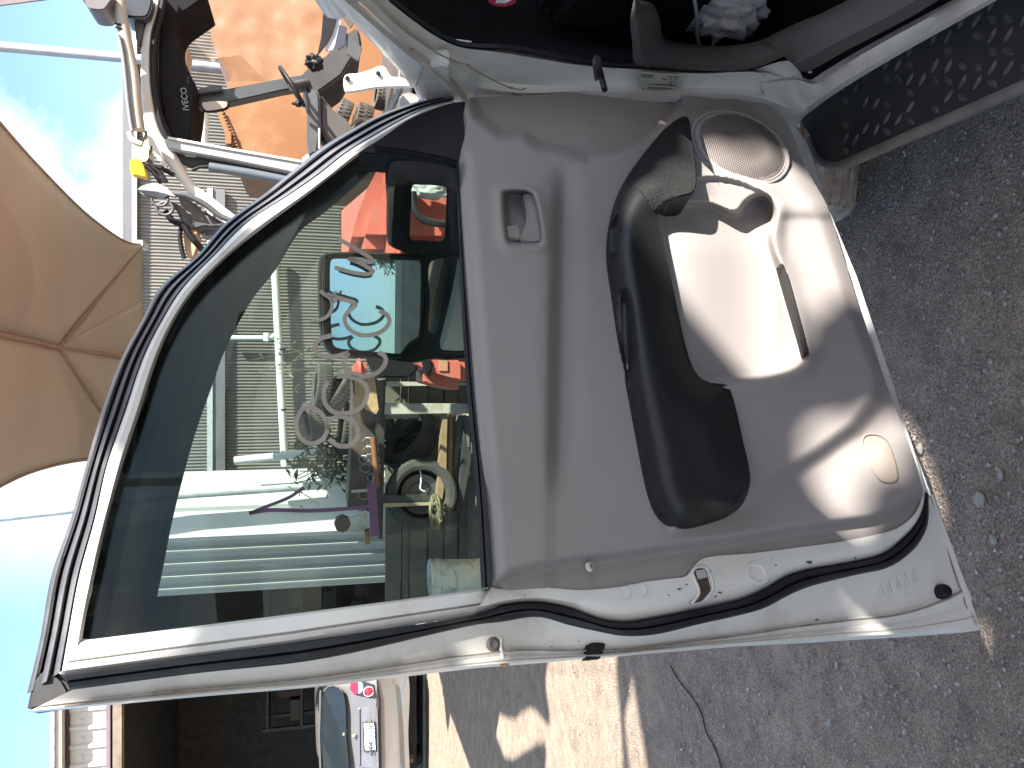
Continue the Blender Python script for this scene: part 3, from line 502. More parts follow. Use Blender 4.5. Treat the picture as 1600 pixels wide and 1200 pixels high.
# side step
zs = 0.40
ST = [(1246,182),(1252,196),(1264,214),(1270,236),(1284,252),(1305,256),(1330,246),(1400,216),(1500,172),(1610,124),(1660,60),(1640,-40),(1560,-10),(1420,77),(1300,150)]
stp = onZ(spline(ST[:10], 50), zs); tail = [stp[-1]+np.array([0, -1.3, 0]), np.array([0.95, stp[-1][1]-1.3, zs]), np.array([0.95, stp[0][1], zs])]
step = slab('side_step', np.vstack([stp, tail]), (0, 0, -0.03), M('step_black', (0.012, 0.014, 0.017), 0.5, var=0.35, scale=25, stain=(0.05, 0.047, 0.045), stain_amt=0.4, stain_scale=5), car, .006, smooth=True)
eo = [onZ([q], zs)[0] for q in ((1262,214),(1270,238),(1284,253),(1305,257),(1332,247),(1400,217),(1500,173),(1600,129))]; eo.append(eo[-1]+(eo[-1]-eo[-2])*3)
tube('step_edge', spline(np.array(eo)+np.array([0, 0, -.012]), 60), .013, M('step_edge_rubber', (0.10, 0.095, 0.095), 0.6, var=0.3, scale=20, stain=(0.16, 0.13, 0.11), stain_amt=0.6), step, 10)
V, Fc = [], []
k = 0; rr = random.Random(5); ex = np.array([0.0, 1.0, 0]); sdir = np.array(eo[-2])-np.array(eo[4]); sdir /= np.linalg.norm(sdir); sn = np.array([-sdir[1], sdir[0], 0.0]); sn = sn if sn[0] > 0 else -sn
for i in range(40):
    for j in range(8):
        c = np.array(eo[4])+sdir*(i*0.031-0.02)+sn*(0.022+j*0.027+(i % 2)*0.0135)
        if c[0] > 0.9 or rr.random() < .3: continue
        c = c+np.array([0, 0, 0.0005]); a = math.radians(45 if (i+j) % 2 else -45)+math.atan2(sdir[1], sdir[0]); a += rr.uniform(-.12, .12); d1 = np.array([math.cos(a), math.sin(a), 0]); d2 = np.array([-d1[1], d1[0], 0]); o = len(V); L, w, h = .014, .0055, .0032
        V += [c-d1*L, c-d1*L*.4-d2*w, c+d1*L*.4-d2*w, c+d1*L, c+d1*L*.4+d2*w, c-d1*L*.4+d2*w, c-d1*L*.5+np.array([0, 0, h]), c+d1*L*.5+np.array([0, 0, h])]
        Fc += [(o, o+1, o+6), (o+1, o+2, o+7, o+6), (o+2, o+3, o+7), (o+3, o+4, o+7), (o+4, o+5, o+6, o+7), (o+5, o, o+6)]
tag(mesh('step_tread', V, Fc, M('step_worn', (0.045, 0.045, 0.047), 0.35, var=0.6, scale=60), step, True, 30), kind='stuff')
# ---- tyres (built at the origin, axis along x, then placed)
tyrem = M('tyre_rubber', (0.042, 0.040, 0.037), 0.85, var=0.3, scale=18, stain=(0.11, 0.095, 0.08), stain_amt=0.6, stain_scale=5)
mud2 = M('caked_tyre', (0.30, 0.235, 0.195), 0.9, var=0.35, scale=30, bump=0.6, bscale=60)
muddy = M('muddy_tyre', (0.07, 0.055, 0.046), 0.9, var=0.35, scale=30, bump=0.5, bscale=60)
def tyre_mesh(name, R, Wd, mat, lugs=56, depth=.010, rimr=.6):
    seg = lugs*4; prof = [(rimr*R, -.36), (rimr*R*1.04, -.44), (.78*R, -.5), (.92*R, -.485), (.975*R, -.43), (1, -.36), (1, -.22), (1, -.19), (1, -.02), (1, .02), (1, .19), (1, .22), (1, .36), (.975*R, .43), (.92*R, .485), (.78*R, .5), (rimr*R*1.04, .44), (rimr*R, .36)]
    rows = []
    for r, xo in prof:
        row = []
        for s in range(seg):
            a = 2*math.pi*s/seg; rad = r if r < 1 or R > 1 else R
            if r == 1:
                rad = R
                if abs(xo) in (.02, .19, .22) and abs(xo) != .19: rad -= depth*0.0
                ph = s % 4; sh = 2 if xo > 0 else 0
                if (ph+sh) % 4 == 0 and abs(xo) > .03: rad -= depth
            row.append((xo*Wd, rad*math.cos(a), rad*math.sin(a)))
        rows.append(np.array(row))
    # grooves round the tread
    return rows
def tyre(name, loc, axis, R, Wd, label, group=None, mat=None, rim=None, parent=None, rimr=.6):
    rows = tyre_mesh(name, R, Wd, mat, 30 if mat is mud2 else 44 if R > .2 else 24, .024 if mat is mud2 else .010, rimr)
    ax = Vector(axis).normalized(); q = ax.to_track_quat('X', 'Z')
    Rm = np.array(q.to_matrix()); rows = [r@Rm.T+np.asarray(loc) for r in rows]
    if parent is None:
        o = thing(name, loc, label, 'tyre', group); t = loft('tread', rows, mat or tyrem, o, True, 25, closed=True)
    else:
        o = loft(name, rows, mat or tyrem, parent, True, 25, closed=True); t = o
    if rim:
        pr = [(rimr*R*1.02, -.38), (rimr*R*.98, -.36), (rimr*R*.9, -.25), (rimr*R*.85, -.1), (rimr*R*.55, -.15), (rimr*R*.5, -.22), (.06*R+.001, -.24), (.0005, -.24)]
        lathe('rim', [(r, h*Wd) for r, h in pr], rim, o, 40, loc, tuple(-ax) if False else tuple(ax))
    return o
wc = onZ([(1352,292)], 0.0)[0]
tyre('front_wheel', (wc[0]+0.05, wc[1]+0.16, 0.38), (1, -0.12, 0), 0.38, 0.26, '', None, mud2, steel, car)
# rest of the body, kept clear of the view
slab('roof', [(0.80, 0.18, 1.80), (0.80, -1.9, 1.82), (2.0, -1.9, 1.82), (2.0, 0.18, 1.80)], (0, 0, 0.04), white, car, .01)
tube('pillar', spline([onJ([(530,0)], .03)[0], (0.70, 0.83, 1.66), (0.80, 0.20, 1.80)], 20), .035, white, car, 10)
tube('pillar', [(0.70, 0.05, 0.5), (0.68, 0.03, 1.2), (0.82, 0.0, 1.78)], .05, white, car, 10)
slab('rear_door', [(0.66, 0.0, 0.45), (0.64, 0.0, 1.2), (0.64, -1.1, 1.2), (0.66, -1.1, 0.45)], (0.08, 0, 0), white, car, .01)
slab('rear_quarter', [(0.66, -1.12, 0.6), (0.64, -1.12, 1.2), (0.80, -1.12, 1.78), (0.80, -1.9, 1.78), (0.66, -2.1, 1.2), (0.66, -2.1, 0.5)], (0.08, 0, 0), white, car, .01)
slab('tailgate', [(0.68, -2.1, 0.5), (0.68, -2.1, 1.2), (0.80, -1.92, 1.79), (2.0, -1.92, 1.79), (2.1, -2.1, 1.2), (2.1, -2.1, 0.5)], (0, -0.06, 0), white, car, .01)
box('engine_bay', (1.40, 2.35, 0.72), (1.15, 1.3, 0.5), cab, car); slab('bonnet', [(0.95, 1.72, 1.17), (1.95, 1.72, 1.17), (1.9, 3.0, 1.0), (1.0, 3.0, 1.0)], (0, 0, -0.03), white, car, .008)
tyre('rear_wheel', (0.80, -1.45, 0.38), (1, 0, 0), 0.38, 0.26, '', None, muddy, steel, car)
tyre('rear_wheel', (1.98, -1.45, 0.38), (-1, 0, 0), 0.38, 0.26, '', None, muddy, steel, car); tyre('front_wheel', (1.98, wc[1]+0.16, 0.38), (-1, 0.12, 0), 0.38, 0.26, '', None, muddy, steel, car)
# crumpled cloth on the cabin floor
def crumple(name, loc, size, mat, label, cat, seed=1, amp=.35):
    bm = bmesh.new(); bmesh.ops.create_icosphere(bm, subdivisions=4, radius=1.0); from mathutils import noise
    for v in bm.verts:
        p = v.co.copy(); d = 1+amp*(abs(noise.noise(p*1.6+Vector((seed, 0, 0))))*1.6-.4)+amp*.5*abs(noise.noise(p*4.3+Vector((0, seed, 0))))-amp*.2
        v.co = Vector((p.x*size[0]*d, p.y*size[1]*d, p.z*size[2]*d))+Vector(loc)
    o = fromBM(name, bm, mat, None, True, 60); return tag(o, label, cat)
cc = onX([(1130,22)], XJ+.20)[0]
crumple('cloth', tuple(cc), (.05, .07, .085), M('white_rag', (0.36, 0.33, 0.32), 0.9, bump=0.4, bscale=40), 'crumpled off-white rag lying in the front footwell of the white car', 'rag', 4, .5)
# ================================================================== ground
def groundM():
    m = bpy.data.materials.new('gravel_ground'); m.use_nodes = True; t = m.node_tree; b = t.nodes['Principled BSDF']; b.inputs['Roughness'].default_value = 0.95; b.inputs['Specular IOR Level'].default_value = 0.2
    ge = N(t, 'ShaderNodeNewGeometry')
    def nz(s, d=8, r=.6):
        n = N(t, 'ShaderNodeTexNoise'); n.inputs['Scale'].default_value = s; n.inputs['Detail'].default_value = d; n.inputs['Roughness'].default_value = r; t.links.new(ge.outputs['Position'], n.inputs['Vector']); return n
    def ramp(n, p0, p1, c0, c1):
        r = N(t, 'ShaderNodeValToRGB'); r.color_ramp.elements[0].position = p0; r.color_ramp.elements[1].position = p1; r.color_ramp.elements[0].color = (*c0, 1); r.color_ramp.elements[1].color = (*c1, 1); t.links.new(n.outputs[0], r.inputs[0]); return r
    def mix(f, a, c, typ='MIX'):
        x = N(t, 'ShaderNodeMixRGB', blend_type=typ)
        for i, v in enumerate((f, a, c)):
            if isinstance(v, (int, float)): x.inputs[i].default_value = v
            elif isinstance(v, tuple): x.inputs[i].default_value = v
            else: t.links.new(v, x.inputs[i])
        return x.outputs[0]
    base = ramp(nz(1.1, 8, .65), .36, .64, (0.29, 0.24, 0.20), (0.40, 0.33, 0.275))
    red = ramp(nz(2.7, 6), .55, .72, (0, 0, 0), (.3, .3, .3)); c = mix(red.outputs[0], base.outputs[0], (0.33, 0.26, 0.225, 1))
    # paler dust on the yard away from the car
    sx = N(t, 'ShaderNodeSeparateXYZ'); t.links.new(ge.outputs['Position'], sx.inputs[0]); mr = N(t, 'ShaderNodeMapRange'); mr.inputs[1].default_value = 2.6; mr.inputs[2].default_value = 6.5; t.links.new(sx.outputs[1], mr.inputs[0])
    mm = N(t, 'ShaderNodeMath', operation='MULTIPLY'); mm.inputs[1].default_value = .75; t.links.new(mr.outputs[0], mm.inputs[0])
    c = mix(mm.outputs[0], c, (0.38, 0.305, 0.235, 1))
    grit = ramp(nz(170, 5, .8), .36, .70, (.40, .40, .41), (1.6, 1.57, 1.53)); c = mix(1.0, c, grit.outputs[0], 'MULTIPLY')
    vo = N(t, 'ShaderNodeTexVoronoi'); vo.inputs['Scale'].default_value = 130; t.links.new(ge.outputs['Position'], vo.inputs['Vector'])
    vr = N(t, 'ShaderNodeValToRGB'); vr.color_ramp.elements[0].position = .0; vr.color_ramp.elements[1].position = .45; vr.color_ramp.elements[0].color = (1.35, 1.33, 1.3, 1); vr.color_ramp.elements[1].color = (.72, .72, .74, 1); t.links.new(vo.outputs['Distance'], vr.inputs[0])
    c = mix(.5, c, vr.outputs[0], 'MULTIPLY'); md1 = ramp(nz(7.5, 9, .72), .34, .68, (.72, .72, .72), (1.26, 1.23, 1.2)); c = mix(1.0, c, md1.outputs[0], 'MULTIPLY'); md2 = ramp(nz(24, 6, .7), .38, .62, (.88, .88, .88), (1.10, 1.09, 1.08)); c = mix(1.0, c, md2.outputs[0], 'MULTIPLY'); t.links.new(c, b.inputs['Base Color'])
    ad = N(t, 'ShaderNodeMath', operation='SUBTRACT'); t.links.new(nz(70, 8, .75).outputs[0], ad.inputs[0]); t.links.new(vo.outputs['Distance'], ad.inputs[1])
    bp = N(t, 'ShaderNodeBump'); bp.inputs['Strength'].default_value = 1.0; bp.inputs['Distance'].default_value = .009; t.links.new(ad.outputs[0], bp.inputs['Height']); t.links.new(bp.outputs[0], b.inputs['Normal'])
    return m
gm = groundM()
gs = 60; V, Fc = [], []
from mathutils import noise as mn
xs = np.concatenate([[-250, -60, -20], np.linspace(-8, 4, 80), [12, 60, 250]]); ys = np.concatenate([[-250, -60, -12], np.linspace(-2, 12, 90), [30, 80, 250]])
for x in xs:
    for y in ys: V.append((x, y, 0.012*mn.noise(Vector((x*.9, y*.9, 0)))+0.005*mn.noise(Vector((x*3.5, y*3.5, 3)))-0.008))
ny_ = len(ys)
for i in range(len(xs)-1):
    for j in range(ny_-1): Fc.append((i*ny_+j, (i+1)*ny_+j, (i+1)*ny_+j+1, i*ny_+j+1))
tag(mesh('ground', V, Fc, gm, None, True), kind='structure')
# loose stones
rng = np.random.RandomState(11)
bm = bmesh.new(); bmesh.ops.create_icosphere(bm, subdivisions=1, radius=1.0); ic = np.array([v.co[:] for v in bm.verts]); icf = np.array([[v.index for v in f.verts] for f in bm.faces]); bm.free()
def stones(name, n, smin, smax, mat, region, power=2.2):
    V, Fc = [], []; k = 0
    while k < n:
        x = rng.uniform(region[0], region[1]); y = rng.uniform(region[2], region[3])
        s = smin*(1-rng.rand()*(1-(smin/smax)**power))**(-1/power)
        jit = ic*(1+.35*rng.randn(12, 1)*.6)*np.array([1, rng.uniform(.6, 1), rng.uniform(.35, .65)])*s
        a = rng.uniform(0, 6.28); R = rotz(a); V.append(jit@R.T+np.array([x, y, s*.1])); Fc.append(icf+12*k); k += 1
    return tag(mesh(name, np.vstack(V), np.vstack(Fc), mat, None, True, 40), kind='stuff')
stones('gravel', 15000, .0018, .0072, M('stone_grey', (0.27, 0.25, 0.245), 0.9, var=.45, scale=60), (-1.6, 1.0, .55, 3.2))
stones('gravel', 1700, .0028, .0075, M('stone_light', (0.36, 0.335, 0.31), 0.9, var=.3, scale=60), (-1.9, 1.0, .55, 3.6))
stones('gravel', 2600, .0018, .006, M('stone_dark', (0.10, 0.092, 0.09), 0.9, var=.3, scale=60), (-1.6, 1.0, .55, 3.0))
stones('gravel', 3600, .003, .010, M('stone_brown', (0.30, 0.26, 0.24), 0.9, var=.4, scale=40), (-3.2, 1.0, .6, 7.0))
for q, s in (((1133,1136),.013),((1127,1136),.010),((1300,1129),.018),((1310,1037),.016),((1262,1036),.014),((1533,781),.024),((1564,740),.018),((1348,1090),.014),((1555,843),.018),((1441,702),.018)):
    c = onZ([q], 0.0)[0]; bm = bmesh.new(); bmesh.ops.create_icosphere(bm, subdivisions=2, radius=s*.62)
    for v in bm.verts: v.co = Vector((v.co.x*1.2, v.co.y*.8, v.co.z*.6))*(1+.75*mn.noise(v.co*70+Vector((q[0], 0, 0))))+Vector(c)+Vector((0, 0, s*.25))
    o = fromBM('stone', bm, M('stone_pale', (0.24, 0.225, 0.21), 0.9, var=.35, scale=60), None, True, 60)
    lab = {(1133,1136): 'larger of two pale pebbles lying together beside the thin crack', (1127,1136): 'smaller of two pale pebbles lying together beside the thin crack', (1300,1129): 'pale egg-shaped stone on the open gravel, farthest out from the door edge', (1310,1037): 'grey stone on the gravel just outside the door edge, right one of a pair', (1262,1036): 'grey stone on the gravel just outside the door edge, left one of a pair', (1533,781): 'largest flat pale stone beside the door bottom corner', (1564,740): 'round pale stone close to the lower frame edge under the door', (1348,1090): 'half buried grey stone between the pebbles and the door corner', (1555,843): 'grey stone on the gravel below the door bottom corner', (1441,702): 'greenish grey stone close under the rounded trim corner'}[q]
    tag(o, lab, 'stone')
# thin crack running over the yard
ck = onZ([(1048,1040),(1060,1062),(1082,1090),(1096,1115),(1104,1145),(1118,1170),(1128,1202),(1140,1240)], 0.004)
tag(tube('crack', spline(ck, 50), .0035, M('crack_dark', (0.03, 0.026, 0.024), 0.9)), kind='structure')
# ================================================================== far grey corrugated wall
def corr(name, p0, p1, z0, z1, pitch, amp, mat, parent, n_per=6, trap=False, nrm=(0, -1, 0)):
    p0 = np.asarray(p0, float); p1 = np.asarray(p1, float); L = np.linalg.norm(p1-p0); e = (p1-p0)/L; nn = np.array([e[1], -e[0], 0.0])
    if nn@np.asarray(nrm) < 0: nn = -nn
    us = []
    if trap:
        k = 0
        while k*pitch < L:
            for f, h in ((0, 0), (.56, 0), (.64, 1), (.80, 1), (.88, 0)): us.append((k*pitch+f*pitch, h*amp))
            for f in (.25, .31): us.append((k*pitch+f*pitch, .12*amp*(f > .26)))
            k += 1
        us = sorted(u for u in us if u[0] <= L)
    else:
        m = int(L/pitch*n_per); us = [(L*i/m, amp*math.sin(2*math.pi*i/n_per)) for i in range(m+1)]
    rows = [[np.array([*(p0[:2]+e[:2]*u), z])+nn*h for u, h in us] for z in (z0, z1)]
    return loft(name, rows, mat, parent, not trap, 40)
YW = 19.0
wl = onY([(222,520)], YW)[0]; wr = onY([(204,200)], YW)[0]; zt = wr[2]
wall = thing('corrugated_wall', (4.0, YW, 0), 'tall grey corrugated iron wall along the back of the yard', 'wall')
zinc = M('weathered_zinc', (0.18, 0.17, 0.155), 0.45, metal=0.3, var=0.15, scale=1.6, stain=(0.20, 0.17, 0.14), stain_amt=0.5, stain_scale=.8)
XL, XR = -2.6, 13.0; x = XL
i = 0
while x < XR:
    w_ = 1.56; sh = corr('wall_sheet', (x, YW-.004*(i % 2), 0), (min(x+w_, XR), YW-.004*(i % 2), 0), 0, zt-.02, .076, .017, zinc, wall); x += w_-.02; i += 1
steelgrey = M('grey_capping', (0.10, 0.10, 0.115), 0.6, metal=.0, var=.12, scale=3)
box('capping', ((XL+XR)/2, YW-.05, zt), (XR-XL, .22, .26), steelgrey, wall); box('capping_lip', ((XL+XR)/2, YW-.17, zt-.12), (XR-XL, .03, .10), galv, wall)
def zat(x, y, Y): return onY([(x, y)], Y)[0][2]
ph = zat(436, 560, YW-.35); box('girt', ((XL+4.5)/2, YW-.12, zat(340,600,YW-.1)), (4.5-XL, .12, .34), steelgrey, wall)
box('girt_flange', ((XL+4.5)/2, YW-.20, zat(329,600,YW-.1)), (4.5-XL, .05, .12), galv, wall)
pvc = M('pale_pipe', (0.55, 0.60, 0.58), 0.4, var=.06, scale=4)
pA, pB = onY([(445,728),(428,395)], YW-.3); tube('drain_pipe', [pA, pA*.5+pB*.5, pB], .088, pvc, wall, 14)
for q in ((440,546),(442,640)): c = onY([q], YW-.3)[0]; tube('pipe_clip', [c-np.array([.02, 0, 0]), c+np.array([.02, 0, 0])], .096, blackplastic, wall, 14)
pC = onY([(352,528),(412,528)], YW-.3); tube('branch_pipe', spline([pC[0], pC[1], onY([(424,527)], YW-.3)[0], onY([(436,519)], YW-.3)[0]], 14), .06, pvc, wall, 10)
box('pipe_joint', onY([(416,527)], YW-.3)[0], (.2, .16, .12), pvc, wall, bevel=.02)
# wall returns and the yard's other boundary (reflected in the mirror)
# ================================================================== white ribbed fence, left
YF = 9.8
wf = thing('ribbed_fence', (-2.0, YF, 0), 'white ribbed steel fence catching the sun, behind the window', 'fence')
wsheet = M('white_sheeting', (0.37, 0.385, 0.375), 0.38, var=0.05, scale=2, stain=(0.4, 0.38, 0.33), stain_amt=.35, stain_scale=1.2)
xa = onY([(400,928)], YF)[0][0]; xb = onY([(400,742)], YF)[0][0]; zf = zat(178, 850, YF)
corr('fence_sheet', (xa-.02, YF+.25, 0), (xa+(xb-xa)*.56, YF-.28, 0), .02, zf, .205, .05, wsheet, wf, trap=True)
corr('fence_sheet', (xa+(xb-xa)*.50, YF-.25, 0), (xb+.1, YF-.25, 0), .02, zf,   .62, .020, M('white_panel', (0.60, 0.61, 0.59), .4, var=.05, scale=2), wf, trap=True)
box('fence_rail', ((xa+xb)/2, YF+.08, zf-.15), (xb-xa, .08, .08), galv, wf)
tp = onY([(0,808),(100,797),(250,775),(545,755)], 9.3)
post = tag(tube('steel_post', np.vstack([tp[0]+(tp[0]-tp[1])*1.5, tp, [tp[3][0]+.05, 9.3, -.02]]), .052, galv, None, 14), 'tall galvanised post rising in front of the white ribbed fence', 'post')
tq = onY([(366,720),(545,702)], 9.1); tag(tube('steel_post', [tq[0], tq[1], [tq[1][0]+.03, 9.1, -.02]], .046, pvc, None, 12), 'short pale post standing beside the white ribbed fence', 'post')
tp = onY([(0,73),(190,90)], 12.0); ppole = tag(tube('light_pole', np.vstack([tp[0]+(tp[0]-tp[1])*2.0, tp[0], tp[1], [tp[1][0]-.05, 12.0, -.02]]), .068, M('painted_pole', (0.34, 0.35, 0.37), .5, var=.1), None, 14), 'tall grey pole standing against the sky beyond the truck cab', 'pole')
# ================================================================== shed on the left with the silver car
YS = 11.3
shed = thing('shed', (-7.0, YS, 0), 'pale ribbed metal shed with a dark open bay', 'shed')
cream = M('cream_sheeting', (0.50, 0.46, 0.41), 0.5, var=.06, scale=1.5, stain=(0.3, 0.24, 0.2), stain_amt=.4, stain_scale=1.2)
xr = -2.62; xl = -13.0; z_l = zat(186, 1150, YS); z_t = zat(108, 1150, YS)
corr('gable_sheet', (xl, YS, 0), (xr, YS, 0), z_l+.1, z_t+.05, .25, .035, cream, shed, trap=True)
box('gutter', ((xl+xr)/2, YS-.12, z_t+.08), (xr-xl, .2, .12), M('gutter_beige', (.46, .40, .35), .5, var=.06), shed, bevel=.01); box('gutter_edge', ((xl+xr)/2, YS-.235, z_t+.125), (xr-xl, .03, .05), galv, shed)
V, Fc = [], []
for i in range(42):
    for zz in (z_t+.12, z_t-.16, z_l+.2):
        v, f = boxv((xr-.12-.25*i*.98, YS-.245 if zz > z_t else YS-.045, zz), (.025, .02, .025)); o = len(V); V += list(v); Fc += [tuple(a+o for a in q) for q in f]
mesh('roof_screws', V, Fc, galv, shed); shed.children[-1]['kind'] = 'stuff'
timb = M('aged_timber', (0.20, 0.155, 0.12), 0.7, var=.3, scale=6, stain=(.12, .08, .06), stain_amt=.6)
box('lintel', ((xl+xr)/2, YS-.03, z_l), (xr-xl, .14, .11), timb, shed); box('lintel_plate', ((xl+xr)/2, YS-.05, z_l+.11), (xr-xl, .10, .05), M('purple_grey_steel', (.16, .12, .14), .5), shed)
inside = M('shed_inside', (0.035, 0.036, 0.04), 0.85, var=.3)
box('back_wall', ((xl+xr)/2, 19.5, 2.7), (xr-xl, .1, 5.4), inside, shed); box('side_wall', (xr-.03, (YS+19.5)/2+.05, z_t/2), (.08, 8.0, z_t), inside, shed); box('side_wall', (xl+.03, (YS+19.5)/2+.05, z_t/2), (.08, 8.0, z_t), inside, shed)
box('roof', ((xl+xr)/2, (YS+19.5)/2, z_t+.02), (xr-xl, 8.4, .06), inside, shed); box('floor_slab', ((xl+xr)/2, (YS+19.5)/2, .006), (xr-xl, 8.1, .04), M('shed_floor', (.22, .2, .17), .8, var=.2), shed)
shelf = thing('storage_rack', (-5.6, 17.5, 0), 'dark rack of stored parts deep inside the open shed', 'rack'); rackm = M('rack_steel', (.035, .028, .024), .6, var=.4)
for sx_ in (-7.4, -5.6, -3.9):
    for sy in (17.2, 17.9): box('upright', (sx_, sy, 1.35), (.07, .07, 2.7), rackm, shelf)
rr = random.Random(9)
for zz in (.5, 1.2, 1.9, 2.6): box('shelf', (-5.65, 17.55, zz), (3.6, .8, .05), rackm, shelf)
cols = [(.03,.027,.024),(.016,.016,.02),(.04,.017,.012),(.022,.025,.03),(.045,.038,.03)]
for zz in (.5, 1.2, 1.9):
    xx = -7.3
    while xx < -4.1:
        w_ = rr.uniform(.25, .5); hh = rr.uniform(.2, .5); cN = cols[rr.randrange(5)]
        box('storage_box', (xx+w_/2, 17.5, zz+.03+hh/2), (w_*.9, .5, hh), M('stored_%d' % cols.index(cN), cN, .7, var=.3), shelf); xx += w_+.05
# silver hatchback, rear on
YC = 10.75; hb = thing('hatchback', tuple(onY([(655,1150)], YC)[0]*np.array([1, 1, 0])), 'silver hatchback reversed into the open shed, number plate towards us', 'car')
silv = M('silver_paint', (0.25, 0.235, 0.228), 0.28, metal=.6, var=.03, coat=.5)
hx = float(onY([(575,1152)], YC)[0][0])
def zz(x): return float(onY([(x,1150)], YC)[0][2])
HW = .87
def sect(y, zb, zt_, w, wt, r=.12, n=40):
    """a rounded body section: half width w at waist, wt at the top"""
    pts = []; mid = zb+(zt_-zb)*.45
    pr = [(w*.92, zb), (w, zb+.15), (w, mid), (w*.985, mid+.08), (wt+.03, zt_-.14), (wt-.05, zt_-.03), (wt*.6, zt_)]
    right = spline([(0, zb)]+pr+[(0, zt_+.012)], n); left = right[::-1]*np.array([-1, 1])
    loop = np.vstack([right, left[1:-1]]); return np.stack([loop[:, 0]+hx, np.full(len(loop), y), loop[:, 1]], 1)
zb0, zt0 = zz(638), zz(496)
low = [sect(YC+.02, zb0, zz(592), HW*.96, HW*.93), sect(YC+.0, zb0, zz(588), HW, HW*.97), sect(YC+.10, zb0, zz(568), HW, HW*.97), sect(YC+.16, zb0, zz(546), HW*1.0, HW*.96), sect(YC+.28, zb0, zz(530), HW*1.0, HW*.88), sect(YC+.50, zb0, zz(505), HW*1.0, HW*.76), sect(YC+.75, zb0, zt0+.02, HW, HW*.70), sect(YC+1.8, zb0, zt0+.04, HW, HW*.70), sect(YC+2.7, zb0, zz(540), HW, HW*.72), sect(YC+4.0, zb0, zz(570), HW*.95, HW*.8)]
body = loft('body', [np.repeat(low[0].mean(0)[None], len(low[0]), 0)]+low+[np.repeat(low[-1].mean(0)[None], len(low[0]), 0)], silv, hb, True, 35, closed=True)
dglass = M('dark_car_glass', (0.015, 0.02, 0.024), 0.05, var=.1, spec=.8)
def hatch(px, n, thick, mat, name, bev=.0, tilt=True):
    P = onY(px, YC); o_ = []
    for p in P:                                                   # lean the piece on the sloping hatch
        z = p[2]; y = np.interp(z, [zz(592), zz(568), zz(546), zz(530), zz(505), zz(496)], [YC, YC+.10, YC+.16, YC+.28, YC+.50, YC+.72]) if tilt else YC
        o_.append(np.array([p[0], y-n, z]))
    # keep the picture outline: slide along the ray
    o_ = [CAM+(ray(px[i][0], px[i][1]))*((o_[i][1])/ray(px[i][0], px[i][1])[1]) for i in range(len(px))]
    return slab(name, o_, (0, thick, 0), mat, hb, bev)
hatch(spline([(503,1090),(500,1150),(503,1215),(541,1218),(541,1150),(536,1082),(516,1074)], 40, True), .10, .05, dglass, 'rear_window')
hatch([(499,1078),(497,1150),(500,1225),(503,1225),(500,1150),(502,1080)], .12, .06, silv, 'spoiler')
hatch([(561,1112),(570,1106),(590,1106),(592,1200),(560,1200),(562,1150)], .012, .03, M('hatch_grey', (.20, .20, .22), .4, metal=.5), 'plate_recess', .004)  # plate recess piece in a slightly darker grey than the body
pl = onY([(568,1130),(586,1130),(586,1173),(568,1173)], YC-.01)
hatch([(566.5,1128.5),(587,1128.5),(588.5,1174),(568.5,1174)], .03, .012, blackplastic, 'plate_frame'); hatch([(568.5,1130),(584.5,1130),(586.5,1172),(570.5,1172)], .036, .01, M('plate_white', (.75, .75, .73), .4, var=.02), 'number_plate')
pc = onY([(577.5,1151)], YC-.02)[0]
text('plate_text', '588 YHC', .125, (pc[0], pc[1]-.0, pc[2]), (1, 0, .0), (0, 0.3, 1), inkb, hb, .004)
hatch([(559,1108),(562,1108),(563,1196),(559,1196)], .035, .03, silv, 'grab_trim', .003)
hatch([(548,1066),(566,1064),(584,1070),(588,1090),(585,1092),(566,1088),(553,1085),(547,1078)], .03, .08, M('lamp_housing', (.03, .03, .035), .3), 'tail_lamp', .006)
lensr = M('red_lens', (.55, .02, .05), .12, var=.1, coat=1); lensw = M('clear_lens', (.7, .68, .66), .12, var=.1, coat=1)
hatch(spline([(549,1068),(559,1066),(560,1084),(553,1084),(549,1078)], 24, True), .045, .02, lensr, 'red_lens', .003); hatch(spline([(560,1066),(566,1068),(567,1078),(561,1084)], 20, True), .045, .02, lensw, 'reverse_lens', .003)
lc = onY([(576,1081)], YC)[0]; lc[1] = YC+.03
lathe('round_lamp', [(.065, 0), (.065, .02), (.05, .028), (.048, .02), (.04, .02), (.038, .03), (.022, .034), (.02, .025), (.0005, .027)], lensr, hb, 28, lc, (0, -1, 0)); lathe('lamp_ring', [(.066, .015), (.072, .02), (.066, .026), (.062, .02)], lensw, hb, 28, lc, (0, -1, 0))
star = [(0, 1), (.28, .3), (1, .2), (.4, -.25), (.55, -1), (0, -.5), (-.55, -1), (-.4, -.25), (-1, .2), (-.28, .3)]
bc = onY([(552.5,1154)], YC)[0]; slab('badge', [np.array([bc[0]+a*.035, YC+.085, bc[2]+b*.035]) for a, b in star], (0, .02, 0), chrome, hb, .002)
wb = onY([(538,1153),(543,1195)], YC); tube('wiper', [(wb[0][0], YC+.17, wb[0][2]), (wb[0][0]-.14, YC+.17, wb[0][2]-.02), (wb[0][0]-.42, YC+.18, wb[0][2]-.03)], .014, blackplastic, hb, 8); tube('wiper_boss', [(wb[0][0], YC+.2, wb[0][2]), (wb[0][0], YC+.12, wb[0][2])], .022, chrome, hb, 10)
hatch([(588,1064),(592,1092),(594,1218),(597,1218),(595,1092),(590,1062)], .015, .02, blackplastic, 'bumper_gap'); hatch([(614,1068),(619,1130),(622,1218),(625,1218),(621,1130),(616,1068)], .045, .04, silv, 'bumper_step', .004)
for sx_ in (-.72, .72):
    for yy in (.85, 3.3): tyre('wheel', (hx+sx_, YC+yy, .31), (1, 0, 0), .31, .19, '', None, None, steel, hb)
